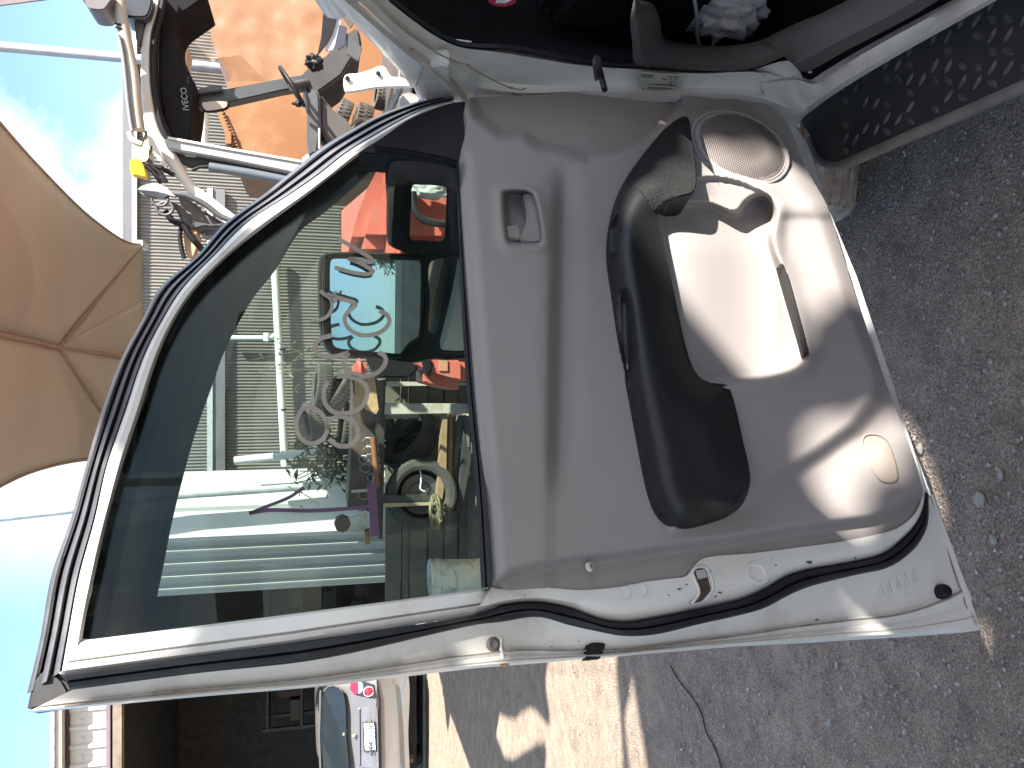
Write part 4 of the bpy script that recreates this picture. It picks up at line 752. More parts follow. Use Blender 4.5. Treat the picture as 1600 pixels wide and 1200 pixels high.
box('underbody', (hx, YC+2.0, .30), (1.5, 3.6, .25), blackplastic, hb); tube('exhaust', [(hx-.42, YC+.05, .26), (hx-.42, YC+.6, .26)], .03, M('rusty_steel', (.16, .075, .04), .7, var=.4, scale=30), hb, 10)
# ================================================================== bench, tyres and timber seen through the glass
YB = 7.0
rust = M('rusty_dark_steel', (0.07, 0.052, 0.042), 0.65, var=.35, scale=7, stain=(.20, .09, .045), stain_amt=.6, stain_scale=5); oldsteel = M('oily_black_steel', (0.03, 0.03, 0.03), .5, var=.3, stain=(.15, .08, .05), stain_amt=.4)
bn = thing('workbench', tuple(onY([(742,700)], YB)[0]*np.array([1, 1, 0])), 'long rusty steel workbench on legs, seen through the door window', 'workbench')
slab('top_panel', onY([(552,590),(549,700),(543,795),(578,800),(586,700),(590,590)], YB), (0, .7, 0), rust, bn, .01)
slab('front_beam', onY([(588,596),(603,592),(601,700),(598,842),(592,842),(584,700)], YB-.05), (0, .12, 0), oldsteel, bn, .006)
wood_ = M('tan_strip', (0.36, 0.28, 0.18), .7, var=.15); lm = M('pale_steel_leg', (0.42, 0.40, 0.34), .5, var=.15, stain=(.22, .14, .08), stain_amt=.6, stain_scale=9)
slab('leg', onY([(602,630),(740,631),(740,646),(600,648)], YB-.06), (0, .09, 0), lm, bn, .006); slab('leg', onY([(600,773),(686,775),(686,783),(599,785)], YB-.06), (0, .09, 0), oldsteel, bn, .004); slab('leg_strip', onY([(599,786),(686,785),(686,789),(599,793)], YB-.07), (0, .05, 0), wood_, bn, .002)
slab('end_leg', onY([(598,596),(610,596),(740,598),(740,602),(604,604)], YB-.02), (0, .05, 0), lm, bn, .004)
slab('back_leg', onY([(600,645),(735,640),(735,650),(600,655)], YB+.6), (0, .06, 0), lm, bn, .004)
orange = M('orange_paint', (0.20, 0.085, 0.045), .55, var=.15, stain=(.2, .1, .06), stain_amt=.5)
cp = onY([(583,683),(590,760)], YB-.12); tag(tube('clamp_bar', [cp[0], cp[1]], .028, orange, None, 10), 'orange clamp bar hanging along the rusty workbench front', 'clamp')
cb = slab('cardboard_sheet', onY([(554,590),(585,586),(592,640),(588,648),(571,640),(560,624),(555,612)], YB-.15), (0, .03, 0), M('tan_plywood', (0.42, 0.27, 0.14), .7, var=.2, scale=20), None, .002); tag(cb, 'small tan plywood offcut hung at the right end of the rusty workbench', 'board')
ch = []
for k_ in range(7):
    c = onY([(574+rr.uniform(-8, 8), 690+k_*14)], YB-.1)[0]; a = np.linspace(0, 2*math.pi, 13); ch.append(([c+np.array([.035*math.cos(t), .012*math.sin(3*t), .045*math.sin(t)]) for t in a], .005))
tag(tubes('chain', ch, M('grey_chain', (.25, .25, .25), .4, metal=.6), None), 'loops of grey chain hanging on the rusty workbench face', 'chain')
vis = thing('vice', tuple(onY([(560,800)], YB-.1)[0]), 'rusty bench vice bolted on the left end of the workbench', 'vice')
v0 = onY([(535,818),(570,818),(556,808),(566,795)], YB-.1); tube('screw_head', [v0[0]-np.array([.0, .05, 0]), v0[0]+np.array([.0, .09, .0])], .07, rust, vis, 8)
slab('jaw', onY([(562,798),(574,800),(572,818),(566,828),(560,834),(556,826),(563,814)], YB-.14), (0, .16, 0), lm, vis, .008); slab('jaw', onY([(570,830),(578,828),(578,850),(571,852)], YB-.1), (0, .1, 0), orange, vis, .004); tube('handle', [onY([(549,768)], YB-.1)[0], onY([(574,766)], YB-.1)[0]], .014, lm, vis, 8)
tube('slide_bar', [onY([(545,806)], YB-.12)[0], onY([(574,800)], YB-.12)[0]], .018, galv, vis, 8)
# tyres
def pxtyre(px, Y, axis, R, Wd, label, group, rim=None, mat=None, rimr=.6): return tyre('tyre', onY([px], Y)[0], axis, R, Wd, label, group, mat, rim, None, rimr)
G_ = 'old tyres around the workbench'
pxtyre((658,772), YB+.06, (.14, -1, .05), .325, .22, 'tyre standing on its tread beneath the workbench, facing us', G_, M('alloy_dark', (.12, .12, .12), .35, metal=.7), None, .66)
pxtyre((645,690), YB+.55, (.62, -.25, .72), .33, .20, 'tyre leaning over at a slant beneath the workbench', G_, None, None, .62)
pxtyre((503,606), YB+.9, (.12, -.12, 1), .24, .15, 'topmost tyre lying flat on the right of the pile behind the workbench', G_)
pxtyre((528,612), YB+.95, (.60, -.25, .8), .27, .16, 'tilted tyre leaning under the topmost one behind the workbench', G_)
pxtyre((489,660), YB+1.0, (-.18, -.22, 1), .21, .14, 'smaller tyre lying flat on the left of the pile behind the workbench', G_)
pxtyre((545,668), YB+1.05, (.1, -.1, 1), .26, .17, 'lowest tyre of the pile, among weeds behind the workbench', G_)
# blue rag, ties, timber
crumple('blue_rag', tuple(onY([(663,722)], YB+.35)[0]), (.07, .07, .06), M('cyan_plastic', (0.03, 0.36, 0.45), .5, var=.15), 'bright blue plastic bag scrap wedged between the two tyres', 'bag', 9, .6)
tag(tube('strap', spline(onY([(648,724),(656,734),(658,752),(657,764),(664,768)], YB+.05), 20), .008, M('white_strap', (.6, .6, .58), .5), None, 8), 'short white strap looped over the tyre standing on its tread', 'strap')
wood = M('tan_timber', (0.27, 0.18, 0.10), .75, var=.22, scale=9, stain=(.2, .13, .08), stain_amt=.5); greywood = M('grey_timber', (0.125, 0.115, 0.09), .85, var=.25, scale=8, stain=(.09, .08, .07), stain_amt=.6)
TIM = [([(692,646),(700,646),(698,740),(689,800),(681,800),(685,740)], YB-.02, wood, 'thick tan timber length beneath the workbench, nearest the tyres'), ([(702,646),(707,648),(707,740),(694,800),(690,800),(699,740)], YB+.05, wood, 'narrow tan timber length beneath the workbench, behind the thick one'),
 ([(716,648),(724,648),(714,740),(704,830),(696,830),(706,740)], YB+.1, greywood, 'splintered grey plank lying next to the tan timber'), ([(728,648),(735,660),(737,720),(722,800),(712,800),(722,720)], YB+.0, M('charred_timber', (.03, .03, .032), .8, var=.3), 'blackened plank lying near the window sill line'), ([(727,650),(734,700),(735,680),(733,650)], YB-.1, greywood, 'short pale wedge of timber by the blackened plank')]
for px, Y, m_, lab in TIM: tag(slab('timber', onY(px, Y), (0, .12, 0), m_, None, .006), lab, 'timber', None)
rw = thing('sleeper_wall', tuple(onY([(742,620)], YB+1.0)[0]*np.array([1, 1, 0])), 'low retaining wall of grey timber sleepers behind the workbench', 'wall')
for a, b in ((603,627),(628,639),(640,668),(669,694),(695,716),(717,745)): slab('sleeper', onY([(a,560),(b-1,560),(b-1,960),(a,960)], YB+1.0+rr.uniform(-.03, .03)), (0, .12, 0), greywood, rw, .008)
# string coil, bucket, brush
co = []
for k_ in range(9):
    c = onY([(681, 800)], YB-.15)[0]; a = np.linspace(0, 2*math.pi, 17); w1, w2 = rr.uniform(.02, .05), rr.uniform(.08, .2); co.append(([c+np.array([w2*math.cos(t)+rr.uniform(-.006, .006), .03*math.sin(2*t+k_), w1*math.sin(t)+.02*math.sin(k_)]) for t in a], .0035))
tag(tubes('wire_coil', co, M('straw_wire', (.24, .215, .12), .6), None), 'tangled straw coloured wire coil hooked on the bench leg', 'wire')
bk = thing('bucket', tuple(onY([(743,905)], YB)[0]*np.array([1, 1, 0])), 'dirty white paint bucket standing below the white ribbed fence', 'bucket')
bcn = onY([(745,900)], YB)[0]; hB = float(zat(671, 900, YB)); bwm = M('paint_bucket', (.55, .57, .52), .45, var=.1, stain=(.12, .13, .1), stain_amt=.9, stain_scale=9)
lathe('pail', [(.0005, .02), (.15, .02), (.155, .0+.03), (.172, hB-.09), (.180, hB-.085), (.180, hB-.06), (.174, hB-.055), (.178, hB-.02), (.182, hB-.01), (.176, hB), (.165, hB), (.15, .05), (.0005, .05)], bwm, bk, 32, (bcn[0], YB, 0))
tube('handle', [(bcn[0]+.185*math.cos(t), YB-.19*math.sin(t)*.9, hB-.07-.16*math.sin(t)) for t in np.linspace(0, math.pi, 20)], .004, galv, bk, 8)
# weeds
def leaves(n, c, rad, size, seed):
    r = np.random.RandomState(seed); V, Fc = [], []
    for i in range(n):
        p = np.asarray(c)+r.randn(3)*np.asarray(rad)*.5; a = r.uniform(0, 6.28); e_ = r.uniform(-.7, .9); d = np.array([math.cos(a)*math.cos(e_), math.sin(a)*math.cos(e_), math.sin(e_)]); s = np.cross(d, r.randn(3)); s /= np.linalg.norm(s); L = size*r.uniform(.5, 1.3); w_ = L*.16; o = len(V)
        V += [p, p+d*L*.5+s*w_, p+d*L+np.array([0, 0, -.15*L]), p+d*L*.5-s*w_]; Fc.append((o, o+1, o+2, o+3))
    return V, Fc
leafm = M('weed_leaf', (0.075, 0.085, 0.042), .6, var=.45, scale=20)
wc_ = onY([(520,712)], YB+1.5)[0]; wd = thing('weed_clump', (wc_[0], YB+1.5, 0), 'straggly green weeds growing up behind the workbench', 'weeds')
v, f = leaves(480, wc_, (.34, .3, .42), .12, 3); mesh('foliage', v, f, leafm, wd)
st_ = [(spline([(wc_[0]+rr.uniform(-.2, .2), YB+1.5+rr.uniform(-.15, .15), 0), wc_+np.array([rr.uniform(-.2, .2), 0, -.3]), wc_+np.array([rr.uniform(-.4, .4), rr.uniform(-.2, .2), rr.uniform(.1, .5)])], 12), .005) for _ in range(16)]
tubes('stem', st_, leafm, wd)
wc2 = onY([(625,680)], YB+.85)[0]; w2 = thing('weed_clump', (wc2[0], YB+.85, 0), 'shaded green weeds under the workbench by the slanted tyre', 'weeds'); v, f = leaves(420, wc2, (.3, .1, .3), .10, 5); mesh('foliage', v, f, leafm, w2); tubes('stem', [([(wc2[0]+rr.uniform(-.2, .2), YB+.85, 0), wc2+np.array([rr.uniform(-.3, .3), 0, rr.uniform(-.1, .3)])], .005) for _ in range(10)], leafm, w2)
wc3 = onY([(470,560)], YB+3)[0]; w3 = thing('weed_clump', (wc3[0], YB+3, 0), 'thin leafy creeper left of the mirror against the corrugated wall', 'weeds'); v, f = leaves(45, wc3, (.3, .2, .4), .09, 8); mesh('foliage', v, f, leafm, w3); tubes('stem', [(spline([(wc3[0]+rr.uniform(-.2, .2), YB+3, 0), wc3+np.array([rr.uniform(-.2, .2), 0, -.2]), wc3+np.array([rr.uniform(-.3, .3), 0, rr.uniform(.2, .6)])], 10), .005) for _ in range(6)], leafm, w3)
# ================================================================== red vehicle behind the mirror
YR = 3.9
red = M('faded_red_paint', (0.46, 0.11, 0.075), .42, var=.08, scale=3, stain=(.3, .2, .17), stain_amt=.5, stain_scale=6); rv = thing('red_car', tuple(onY([(700,420)], YR)[0]*np.array([1, 1, 0])), 'faded red car parked beyond the open door and its mirror', 'car')
# bonnet: sloping sheet from the screen to the nose
bq = [onY([(602,248)], 5.6)[0], onY([(606,300)], 5.2)[0], onY([(600,385)], 4.5)[0], onY([(542,384)], 5.0)[0], onY([(569,300)], 5.6)[0]]
bn0 = slab('bonnet', [(.45, 4.2, 1.10), (1.2, 4.2, 1.12), (1.25, 5.6, 1.36), (.55, 5.6, 1.36)], (0, 0, -.05), red, rv, .02)
cl = onY([(545,385),(560,330),(575,290),(598,246),(735,246),(735,388)], 4.35); slab('guard', cl, (0, .9, 0), red, rv, .07, 4, True)
slab('bumper', onY([(650,548),(736,548),(736,612),(700,606),(672,598),(655,585)], 4.2), (0, .6, 0), red, rv, .06, 4, True)
slab('guard', onY([(553,560),(572,556),(575,592),(556,590)], 4.25), (0, .5, 0), red, rv, .04, 3, True); slab('grille', onY([(575,420),(640,420),(655,575),(640,590),(590,590),(576,560)], 4.4), (0, .3, 0), blackplastic, rv, .01)
slab('intake', onY([(660,560),(672,556),(678,575),(668,590)], 4.18), (0, .1, 0), blackplastic, rv, .01); slab('badge_plate', onY([(686,562),(700,562),(700,580),(686,580)], 4.19), (0, .02, 0), M('pale_red', (.42, .2, .14), .5), rv, .002)
dk = M('dark_window', (.02, .025, .03), .08, spec=.8); slab('windscreen', [(.55, 5.62, 1.36), (1.25, 5.62, 1.36), (1.2, 5.95, 1.25), (.6, 5.95, 1.25)], (0, .0, -.03), dk, rv)
slab('body', [(.45, 4.4, .45), (.45, 6.3, .45), (.45, 6.3, 1.0), (.45, 4.4, 1.0)], (.85, 0, 0), red, rv, .14, 4, True); slab('cab_roof', [(.6, 5.95, 1.25), (1.2, 5.95, 1.25), (1.2, 6.3, 1.25), (.6, 6.3, 1.25)], (0, 0, .05), red, rv, .02)
for sx_ in (.55, 1.2):
    for yy in (4.9, 5.9): tyre('wheel', (sx_, yy, .33), (1, 0, 0), .33, .2, '', None, None, steel, rv)
    for yy in (6.0, 6.27): tube('roof_post', [(sx_+(.15 if sx_ < 1 else -.1), yy, 1.26), (sx_, yy-.01, 1.0)], .035, red, rv, 8)
tb = onY([(676,289),(680,300),(686,330),(684,350),(676,372)], 3.6); tag(tube('bull_bar', spline(onY([(645,300),(648,325),(660,342),(680,348),(700,350),(735,352)], 4.2), 30), .022, M('black_tube', (.02, .02, .022), .3), rv, 12), None)
sheet = crumple('dust_sheet', tuple(onY([(672,312)], 4.25)[0]+np.array([.06, 0, .02])), (.06, .05, .12), M('pale_green_sheet', (.5, .55, .5), .7), 'pale dust sheet draped over the red car bonnet', 'sheet', 12, .35)
# ================================================================== stripped truck cab, upper right
YT = 6.0
tr = thing('truck_cab', (2.0, YT, 0), 'stripped white truck cab with curved door frame and dark roof lining', 'truck')
cabw = M('cab_white', (0.52, 0.515, 0.48), .35, var=.05, scale=3, stain=(.35, .33, .3), stain_amt=.4); cabdark = M('cab_dark', (.014, .014, .016), .9, var=.2, scale=4, spec=.08); cabgrey = M('cab_grey', (.05, .052, .055), .5, var=.15)
FA = [(237,-10),(230,30),(222,62),(220,112),(221,162),(226,200),(240,226),(265,262),(284,290),(311,320),(349,346),(375,368)]; FB = [(252,-10),(246,20),(237,55),(235,112),(240,162),(252,207),(276,242),(302,284),(330,307),(367,336),(392,352),(415,372)]
k_ = 80
loft('door_frame', [onY(spline(FA, k_), YT+.06), onY(spline(FA, k_), YT), onY(mixp(FA, FB, .2, k_), YT-.010), onY(mixp(FA, FB, .8, k_), YT-.010), onY(spline(FB, k_), YT+.01), onY(spline(FB, k_), YT+.15)], cabw, tr, True, 60)
FC = [(264,-10),(258,20),(248,60),(247,112),(252,160),(262,200),(272,216)]
loft('frame_seal', [onY(spline(FB[:7], 50), YT+.0), onY(mixp(FB[:7], FC, .4, 50), YT-.02), onY(mixp(FB[:7], FC, .8, 50), YT), onY(spline(FC, 50), YT+.08)], blackplastic, tr, True, 50)
slab('roof_lining', onY(spline([(262,-10),(324,-10),(300,10),(281,24),(272,40),(274,62),(284,84),(290,110),(304,128),(303,160),(299,190),(296,217),(272,216),(256,180),(249,140),(248,100),(250,50)], 80, True), YT+.12), (0, .5, 0), cabdark, tr, .02)
slab('roof_panel', onY([(240,-12),(222,60),(221,160),(228,205),(250,205),(250,60),(262,-12)], YT+.2), (0, 1.2, 0), cabw, tr, .02)
mk = text('roof_lettering', 'IVECO', .06, onY([(289,155)], YT+.115)[0], (1, .0, 0.12), (0, 0, 1), M('badge_silver', (.2, .2, .2), .4), tr, .004)
slab('centre_pillar', onY([(298,145),(340,141),(440,122),(485,114),(488,134),(440,142),(360,160),(305,167)], YT+.3), (0, .12, 0), M('pillar_grey', (.035, .038, .042), .5, var=.15), tr, .012)
slab('pillar_bracket', onY([(296,125),(306,140),(330,133),(346,133),(348,141),(326,144),(300,148)], YT+.25), (0, .04, 0), cabgrey, tr, .006)
slab('rear_mirror', onY(spline([(313,160),(317,172),(324,175),(352,171),(358,166),(357,158)], 24, True), YT+.2), (0, .03, 0), blackplastic, tr, .006); slab('rear_mirror_glass', onY(spline([(316,161),(319,170),(325,173),(350,169),(355,165),(354,159)], 24, True), YT+.195), (0, -.004, 0), M('mirror_dull', (.30, .22, .18), .15), tr)
slab('door_post', onY([(255,217),(268,215),(300,222),(380,237),(476,254),(468,272),(440,266),(350,248),(300,239),(262,233)], YT-.06), (0, .09, 0), M('post_pale_blue', (.30, .33, .345), .35, var=.05), tr, .01)
slab('post_edge', onY([(262,213),(350,229),(470,250),(471,254),(350,233),(262,217)], YT-.075), (0, .02, 0), cabw, tr, .002)
slab('post_channel', onY([(264,234),(300,240),(350,249),(460,270),(450,282),(380,266),(318,258),(300,262),(280,252)], YT+.02), (0, .06, 0), M('channel_blue_black', (.012, .013, .018), .6), tr, .008)
slab('post_label', onY([(288,240),(305,242),(306,246),(289,244)], YT+.012), (0, .004, 0), cabw, tr)
tube('gas_strut', spline(onY([(327,261),(390,271),(452,283)], YT-.04), 12), .034, M('strut_blue', (.075, .09, .11), .3), tr, 14); tube('strut_rod', onY([(300,266),(312,261),(327,260)], YT-.04), .012, blackplastic, tr, 8)
tube('roof_rail', spline(onY([(186,-6),(189,20),(193,45),(200,80),(208,120),(212,165),(217,203)], YT-.2), 40), .040, M('rail_cream', (.30, .29, .255), .5, var=.12, stain=(.3, .25, .2), stain_amt=.5), tr, 14)
tube('roof_cable', spline(onY([(185,55),(190,75),(195,110),(199,150),(204,190),(207,205)], YT-.25), 30), .014, M('cable_grey', (.16, .16, .18), .6), tr, 8)
for q in ((183,38),(184,44)): tube('cable_clip', onY([(q[0]-3, q[1]-2), (q[0], q[1]), (q[0]+6, q[1])], YT-.24), .008, blackplastic, tr, 6)
tube('rail_strap', onY(spline([(203,206),(206,216),(212,222),(222,226)], 12), YT-.24), .022, galv, tr, 8)
slab('air_horn', onY(spline([(188,-8),(236,-8),(232,24),(215,28),(192,22)], 30, True), YT-.1), (0, .25, 0), M('dark_blue_plastic', (.03, .033, .045), .35), tr, .03, smooth=True); slab('horn_mount', onY([(198,21),(226,21),(222,60),(218,72),(212,60),(210,36)], YT-.02), (0, .06, 0), cabgrey, tr, .006)
slab('wind_deflector', onY(spline([(128,-8),(134,8),(141,14),(162,15),(170,6),(178,-8)], 24, True), YT-.3), (0, .25, 0), M('deflector_grey', (.10, .09, .10), .5), tr, .02)
hm = onY(spline([(208,235),(213,225),(224,222),(232,228),(236,240),(233,252),(222,256),(212,250)], 30, True), YT-.1); slab('lamp_bracket', hm, (0, .12, 0), M('bracket_cream', (.55, .53, .42), .45, stain=(.25, .22, .18), stain_amt=.6), tr, .015, smooth=True)
slab('rim_plate', onY([(222,205),(238,215),(262,262),(252,255),(236,236),(226,222)], YT-.12), (0, .05, 0), cabw, tr, .006)
for q in ((226,209),(234,233)): slab('slot', onY([(q[0]-2,q[1]+8),(q[0]+1,q[1]-4),(q[0]+4,q[1]-5),(q[0]+2,q[1]+7)], YT-.126), (0, .01, 0), blackplastic, tr)
yl = slab('amber_lamp', onY(spline([(203,252),(206,248),(216,248),(221,254),(227,270),(227,276),(214,273),(205,272)], 26, True), YT-.2), (0, .09, 0), M('amber_lens', (.85, .62, .01), .35, var=.04), tr, .012, smooth=True)
for pts in ([(222,256),(232,262),(242,272),(252,286)], [(232,250),(240,262),(250,270),(260,285)], [(236,258),(250,262),(262,268),(272,274)]): tube('cable_loom', spline(onY(pts, YT-.08), 16), .016, blackplastic, tr, 8)
# round mirror on its stalk
slab('mirror_dish', onY(spline([(215,296),(222,290),(240,286),(258,291),(270,303),(275,307),(262,305),(245,300),(225,298)], 40, True), YT-.33), (0, .05, 0), M('mirror_back', (.25, .245, .25), .5), tr, .008, smooth=True); slab('mirror_dark_face', onY(spline([(216,297),(226,297),(246,300),(263,304),(258,308),(240,308),(226,304)], 40, True), YT-.40), (0, .05, 0), dk, tr, .004)
tube('mirror_stalk', spline(onY([(268,303),(290,305),(318,318),(345,338),(362,345)], YT-.3), 16), .02, cabgrey, tr, 8)
slab('step_panel', onY([(262,312),(285,322),(300,345),(330,350),(352,348),(345,356),(318,355),(300,360),(285,350),(276,330)], YT-.02), (0, .2, 0), cabgrey, tr, .015)
slab('side_panel', onY([(275,300),(296,312),(330,336),(356,352),(340,366),(318,368),(300,352),(285,328)], YT+.1), (0, .3, 0), M('panel_taupe', (.13, .12, .115), .6), tr, .02)
for c_ in ((250,312),(258,326)): 
    a = np.linspace(0, 2*math.pi, 25); cc_ = onY([c_], YT-.1)[0]; tube('hose_ring', [cc_+np.array([.045*math.cos(t), .01*math.sin(t), .055*math.sin(t)]) for t in a], .011, cabgrey, tr, 8)
tube('hose', spline(onY([(258,330),(270,345),(286,352),(300,372),(318,392)], YT-.05), 20), .022, blackplastic, tr, 8)
slab('wing', onY([(287,358),(306,356),(312,372),(306,392),(300,405),(292,400),(286,378)], YT-.0), (0, .1, 0), M('tan_board', (.38, .27, .17), .7, var=.2), tr, .006); tube('wing_edge', spline(onY([(284,352),(281,368),(284,390),(288,404)], YT-.03), 14), .016, blackplastic, tr, 8)
# dash, wheel, seat edge
slab('dashboard', onY([(470,118),(490,96),(510,86),(530,60),(560,40),(566,70),(548,96),(535,118),(505,140),(488,150),(478,140)], YT+.25), (0, .6, 0), M('dash_grey', (.03, .03, .032), .6, var=.2, scale=10), tr, .02)
slab('seat_side', onY([(482,140),(494,135),(500,150),(502,200),(497,240),(484,242),(479,215),(480,170)], YT+.15), (0, .35, 0), cabgrey, tr, .02); slab('seat_base', onY([(500,145),(520,170),(540,185),(556,205),(530,230),(515,228),(500,200)], YT+.2), (0, .4, 0), M('seat_taupe', (.045, .04, .038), .7), tr, .02)
swc = onY([(456,135)], YT+.1)[0]; a = np.linspace(0, 2*math.pi, 49); sd1 = onY([(474,164)], YT+.1)[0]-swc; sd1 /= np.linalg.norm(sd1); sd2 = np.cross(sd1, (0.25, 1, .3)); sd2 = sd2/np.linalg.norm(sd2); sd2 = np.array([.35, .9, .1])
tube('steering_wheel', [swc+.165*math.cos(t)*sd1+.17*math.sin(t)*sd2 for t in a], .014, blackplastic, tr, 10); tube('steering_spoke', [swc-.16*sd1, swc+.16*sd1], .012, blackplastic, tr, 8); tube('steering_column', [swc, onY([(490,128)], YT+.35)[0]], .035, cabgrey, tr, 10)
lathe('spinner_knob', [(.0005, .05), (.022, .045), (.026, .02), (.016, 0), (.012, -.03)], blackplastic, tr, 16, onY([(462,162)], YT+.05)[0], (-.2, -.6, -.7))
crumple('gear_gaiter', tuple(onY([(490,98)], YT+.1)[0]), (.07, .06, .07), blackplastic, None, None, 6, .5)
g_ = COL.objects['gear_gaiter']; g_.parent = tr; g_.matrix_parent_inverse = Matrix.Translation(-Vector(EMP[tr.name]))
slab('grab_handle', onY([(497,200),(500,200),(500,232),(497,232)], YT+.05), (0, .02, 0), galv, tr)
box('chassis', (2.3, YT+1.2, .55), (1.9, 2.2, .3), cabdark, tr); box('cab_floor', (2.3, YT+.9, .85), (1.9, 1.6, .12), cabgrey, tr, bevel=.02)
for sx_ in (1.45, 3.15): tyre('wheel', (sx_, YT+1.0, .42), (1, 0, 0), .42, .26, '', None, None, steel, tr)
# clear film over the cab's screen
fm = bpy.data.materials.new('clear_film'); fm.use_nodes = True; t_ = fm.node_tree; t_.nodes.clear(); o_ = N(t_, 'ShaderNodeOutputMaterial'); tr_ = N(t_, 'ShaderNodeBsdfTransparent'); di = N(t_, 'ShaderNodeBsdfPrincipled'); di.inputs['Base Color'].default_value = (.25, .165, .115, 1); di.inputs['Roughness'].default_value = .45; di.inputs['Specular IOR Level'].default_value = .3
g1 = N(t_, 'ShaderNodeNewGeometry'); n_ = N(t_, 'ShaderNodeTexNoise'); n_.inputs['Scale'].default_value = 3.2; n_.inputs['Detail'].default_value = 5; n_.inputs['Distortion'].default_value = 2.5; t_.links.new(g1.outputs['Position'], n_.inputs['Vector']); r_ = N(t_, 'ShaderNodeValToRGB'); r_.color_ramp.elements[0].position = .45; r_.color_ramp.elements[1].position = .8; r_.color_ramp.elements[0].color = (.22,)*3+(1,); r_.color_ramp.elements[1].color = (.46,)*3+(1,)
t_.links.new(n_.outputs[0], r_.inputs[0]); x_ = N(t_, 'ShaderNodeMixShader'); t_.links.new(r_.outputs[0], x_.inputs[0]); t_.links.new(tr_.outputs[0], x_.inputs[1]); t_.links.new(di.outputs[0], x_.inputs[2]); t_.links.new(x_.outputs[0], o_.inputs[0])
gx, gy = np.meshgrid(np.linspace(292, 520, 50), np.linspace(-12, 128, 36), indexing='ij'); Vv = onY(np.stack([gx.ravel(), gy.ravel()], 1), YT+.75)
for p in Vv: p[1] += .06*mn.noise(Vector(p)*2.2)+.018*mn.noise(Vector(p)*7.7)
tag(mesh('plastic_film', Vv, [(i*36+j, (i+1)*36+j, (i+1)*36+j+1, i*36+j+1) for i in range(49) for j in range(35)], fm, None, True), 'crumpled clear plastic film hanging behind the stripped truck cab', 'plastic sheet')
# orange bin beyond the cab
YO = 8.2
ob = thing('orange_bin', (3.2, YO, 0), 'big orange steel skip bin standing behind the truck cab', 'skip bin'); om = M('orange_skip', (0.19, 0.078, 0.026), .5, var=.07, scale=1.5, stain=(.33, .18, .1), stain_amt=.5, stain_scale=2)
slab('side_wall', onY([(364,248),(346,168),(360,120),(330,60),(318,-60),(720,-60),(720,240),(600,268),(470,268)], YO), (0, 1.6, 0), om, ob, .02)
slab('rim', onY([(338,172),(346,168),(368,228),(360,232)], YO-.03), (0, .06, 0), om, ob, .01)
for i in range(13): q = (342+i*2.2, 172+i*5); lathe('rivet', [(.012, 0), (.01, .008), (.0005, .01)], M('rivet_dark', (.15, .07, .03), .6), ob, 8, onY([(q[0]+4, q[1])], YO-.035)[0], (0, -1, 0))
slab('kicker', onY([(352,225),(362,225),(362,205),(352,205)], YO-.06), (0, .05, 0), om, ob, .005)
tag(tube('fence_post', onY([(312,165),(308,240)], 14.0)*1.0 if False else onY([(318,160),(318,240)], 15.0), .09, galv, None, 10), 'grey horizontal rail in front of the corrugated wall beside the orange skip', 'rail')
# brown tyres and odds beside the car
pxtyre((535,180), 7.5, (.35, -.15, 1), .15, .13, 'small black tyre lying left of the two brown tyres beyond the white car pillar', G_)
pxtyre((566,187), 7.3, (.22, -.15, 1), .15, .15, 'brown dusty tyre with a thin metal hoop against it, beyond the white car pillar', G_, None, muddy)
pxtyre((594,150), 7.4, (.12, -.15, 1), .13, .10, 'smaller brown tyre right of the hooped one, beside the white car pillar', G_, None, muddy)
c = onY([(565,204)], 7.0)[0]; tag(tube('hoop', [c+np.array([.10*math.cos(t), .02*math.sin(t), .10*math.sin(t)]) for t in np.linspace(0, 2*math.pi, 30)], .011, M('brass_hoop', (.35, .27, .17), .4), None, 8), 'thin tan metal hoop leaning on the brown tyre', 'hoop')
# dark cloth bundle on the cab door
rg = thing('rag_bundle', tuple(onY([(525,40)], 4.8)[0]), 'torn black and white cloth strips hanging beside the white car pillar', 'cloth')
for px, m_ in (([(505,18),(520,0),(528,20),(520,50),(508,72),(495,88),(502,58)], blackplastic), ([(520,25),(533,20),(532,50),(520,78),(508,80),(512,52)], M('pale_cloth', (.42, .44, .48), .8, var=.1)), ([(530,38),(542,42),(540,70),(528,78),(524,66)], M('navy_cloth', (.025, .028, .05), .8)), ([(522,2),(540,6),(556,32),(548,44),(534,24)], cabgrey), ([(540,50),(566,75),(560,96),(542,84)], cabgrey)):
    P = onY(px, 4.8+.03*rr.random()); slab('strip', P, (0, .012, 0), m_, rg, .002)
# small silver pan and white lump at the cab foot
tag(slab('scrap_panel', onY([(470,248),(482,238),(484,252),(476,258)], 5.6), (0, .05, 0), chrome, None, .01), 'small bright metal scrap at the foot of the truck cab', 'scrap')
# ================================================================== shade sails
sailm = M('beige_sailcloth', (0.41, 0.372, 0.315), .85, var=.07, scale=1.3, bump=.25, bscale=160)
sm_t = sailm.node_tree; b_ = sm_t.nodes['Principled BSDF']; tl = N(sm_t, 'ShaderNodeBsdfTranslucent'); tl.inputs[0].default_value = (.37, .332, .275, 1); mxs = N(sm_t, 'ShaderNodeMixShader'); mxs.inputs[0].default_value = .2
sm_t.links.new(b_.outputs[0], mxs.inputs[1]); sm_t.links.new(tl.outputs[0], mxs.inputs[2]); sm_t.links.new(mxs.outputs[0], sm_t.nodes['Material Output'].inputs[0])
sail = thing('shade_sail', tuple(onY([(90,543)], 6.5)[0]), 'beige shade sail with sewn seams stretched overhead at the left', 'shade sail')
def Sz(px, z=3.45): return onZ([px], z)[0]
hub = onY([(90,543)], 6.4)[0]; cor = onY([(222,382)], 8.7)[0]
e1_ = [onY([(x_, y_)], Y_)[0] for x_, y_, Y_ in ((222,382,8.7),(204,380,8.3),(180,368,7.8),(130,330,6.9),(60,260,5.9),(0,193,5.1),(-60,120,4.5))]
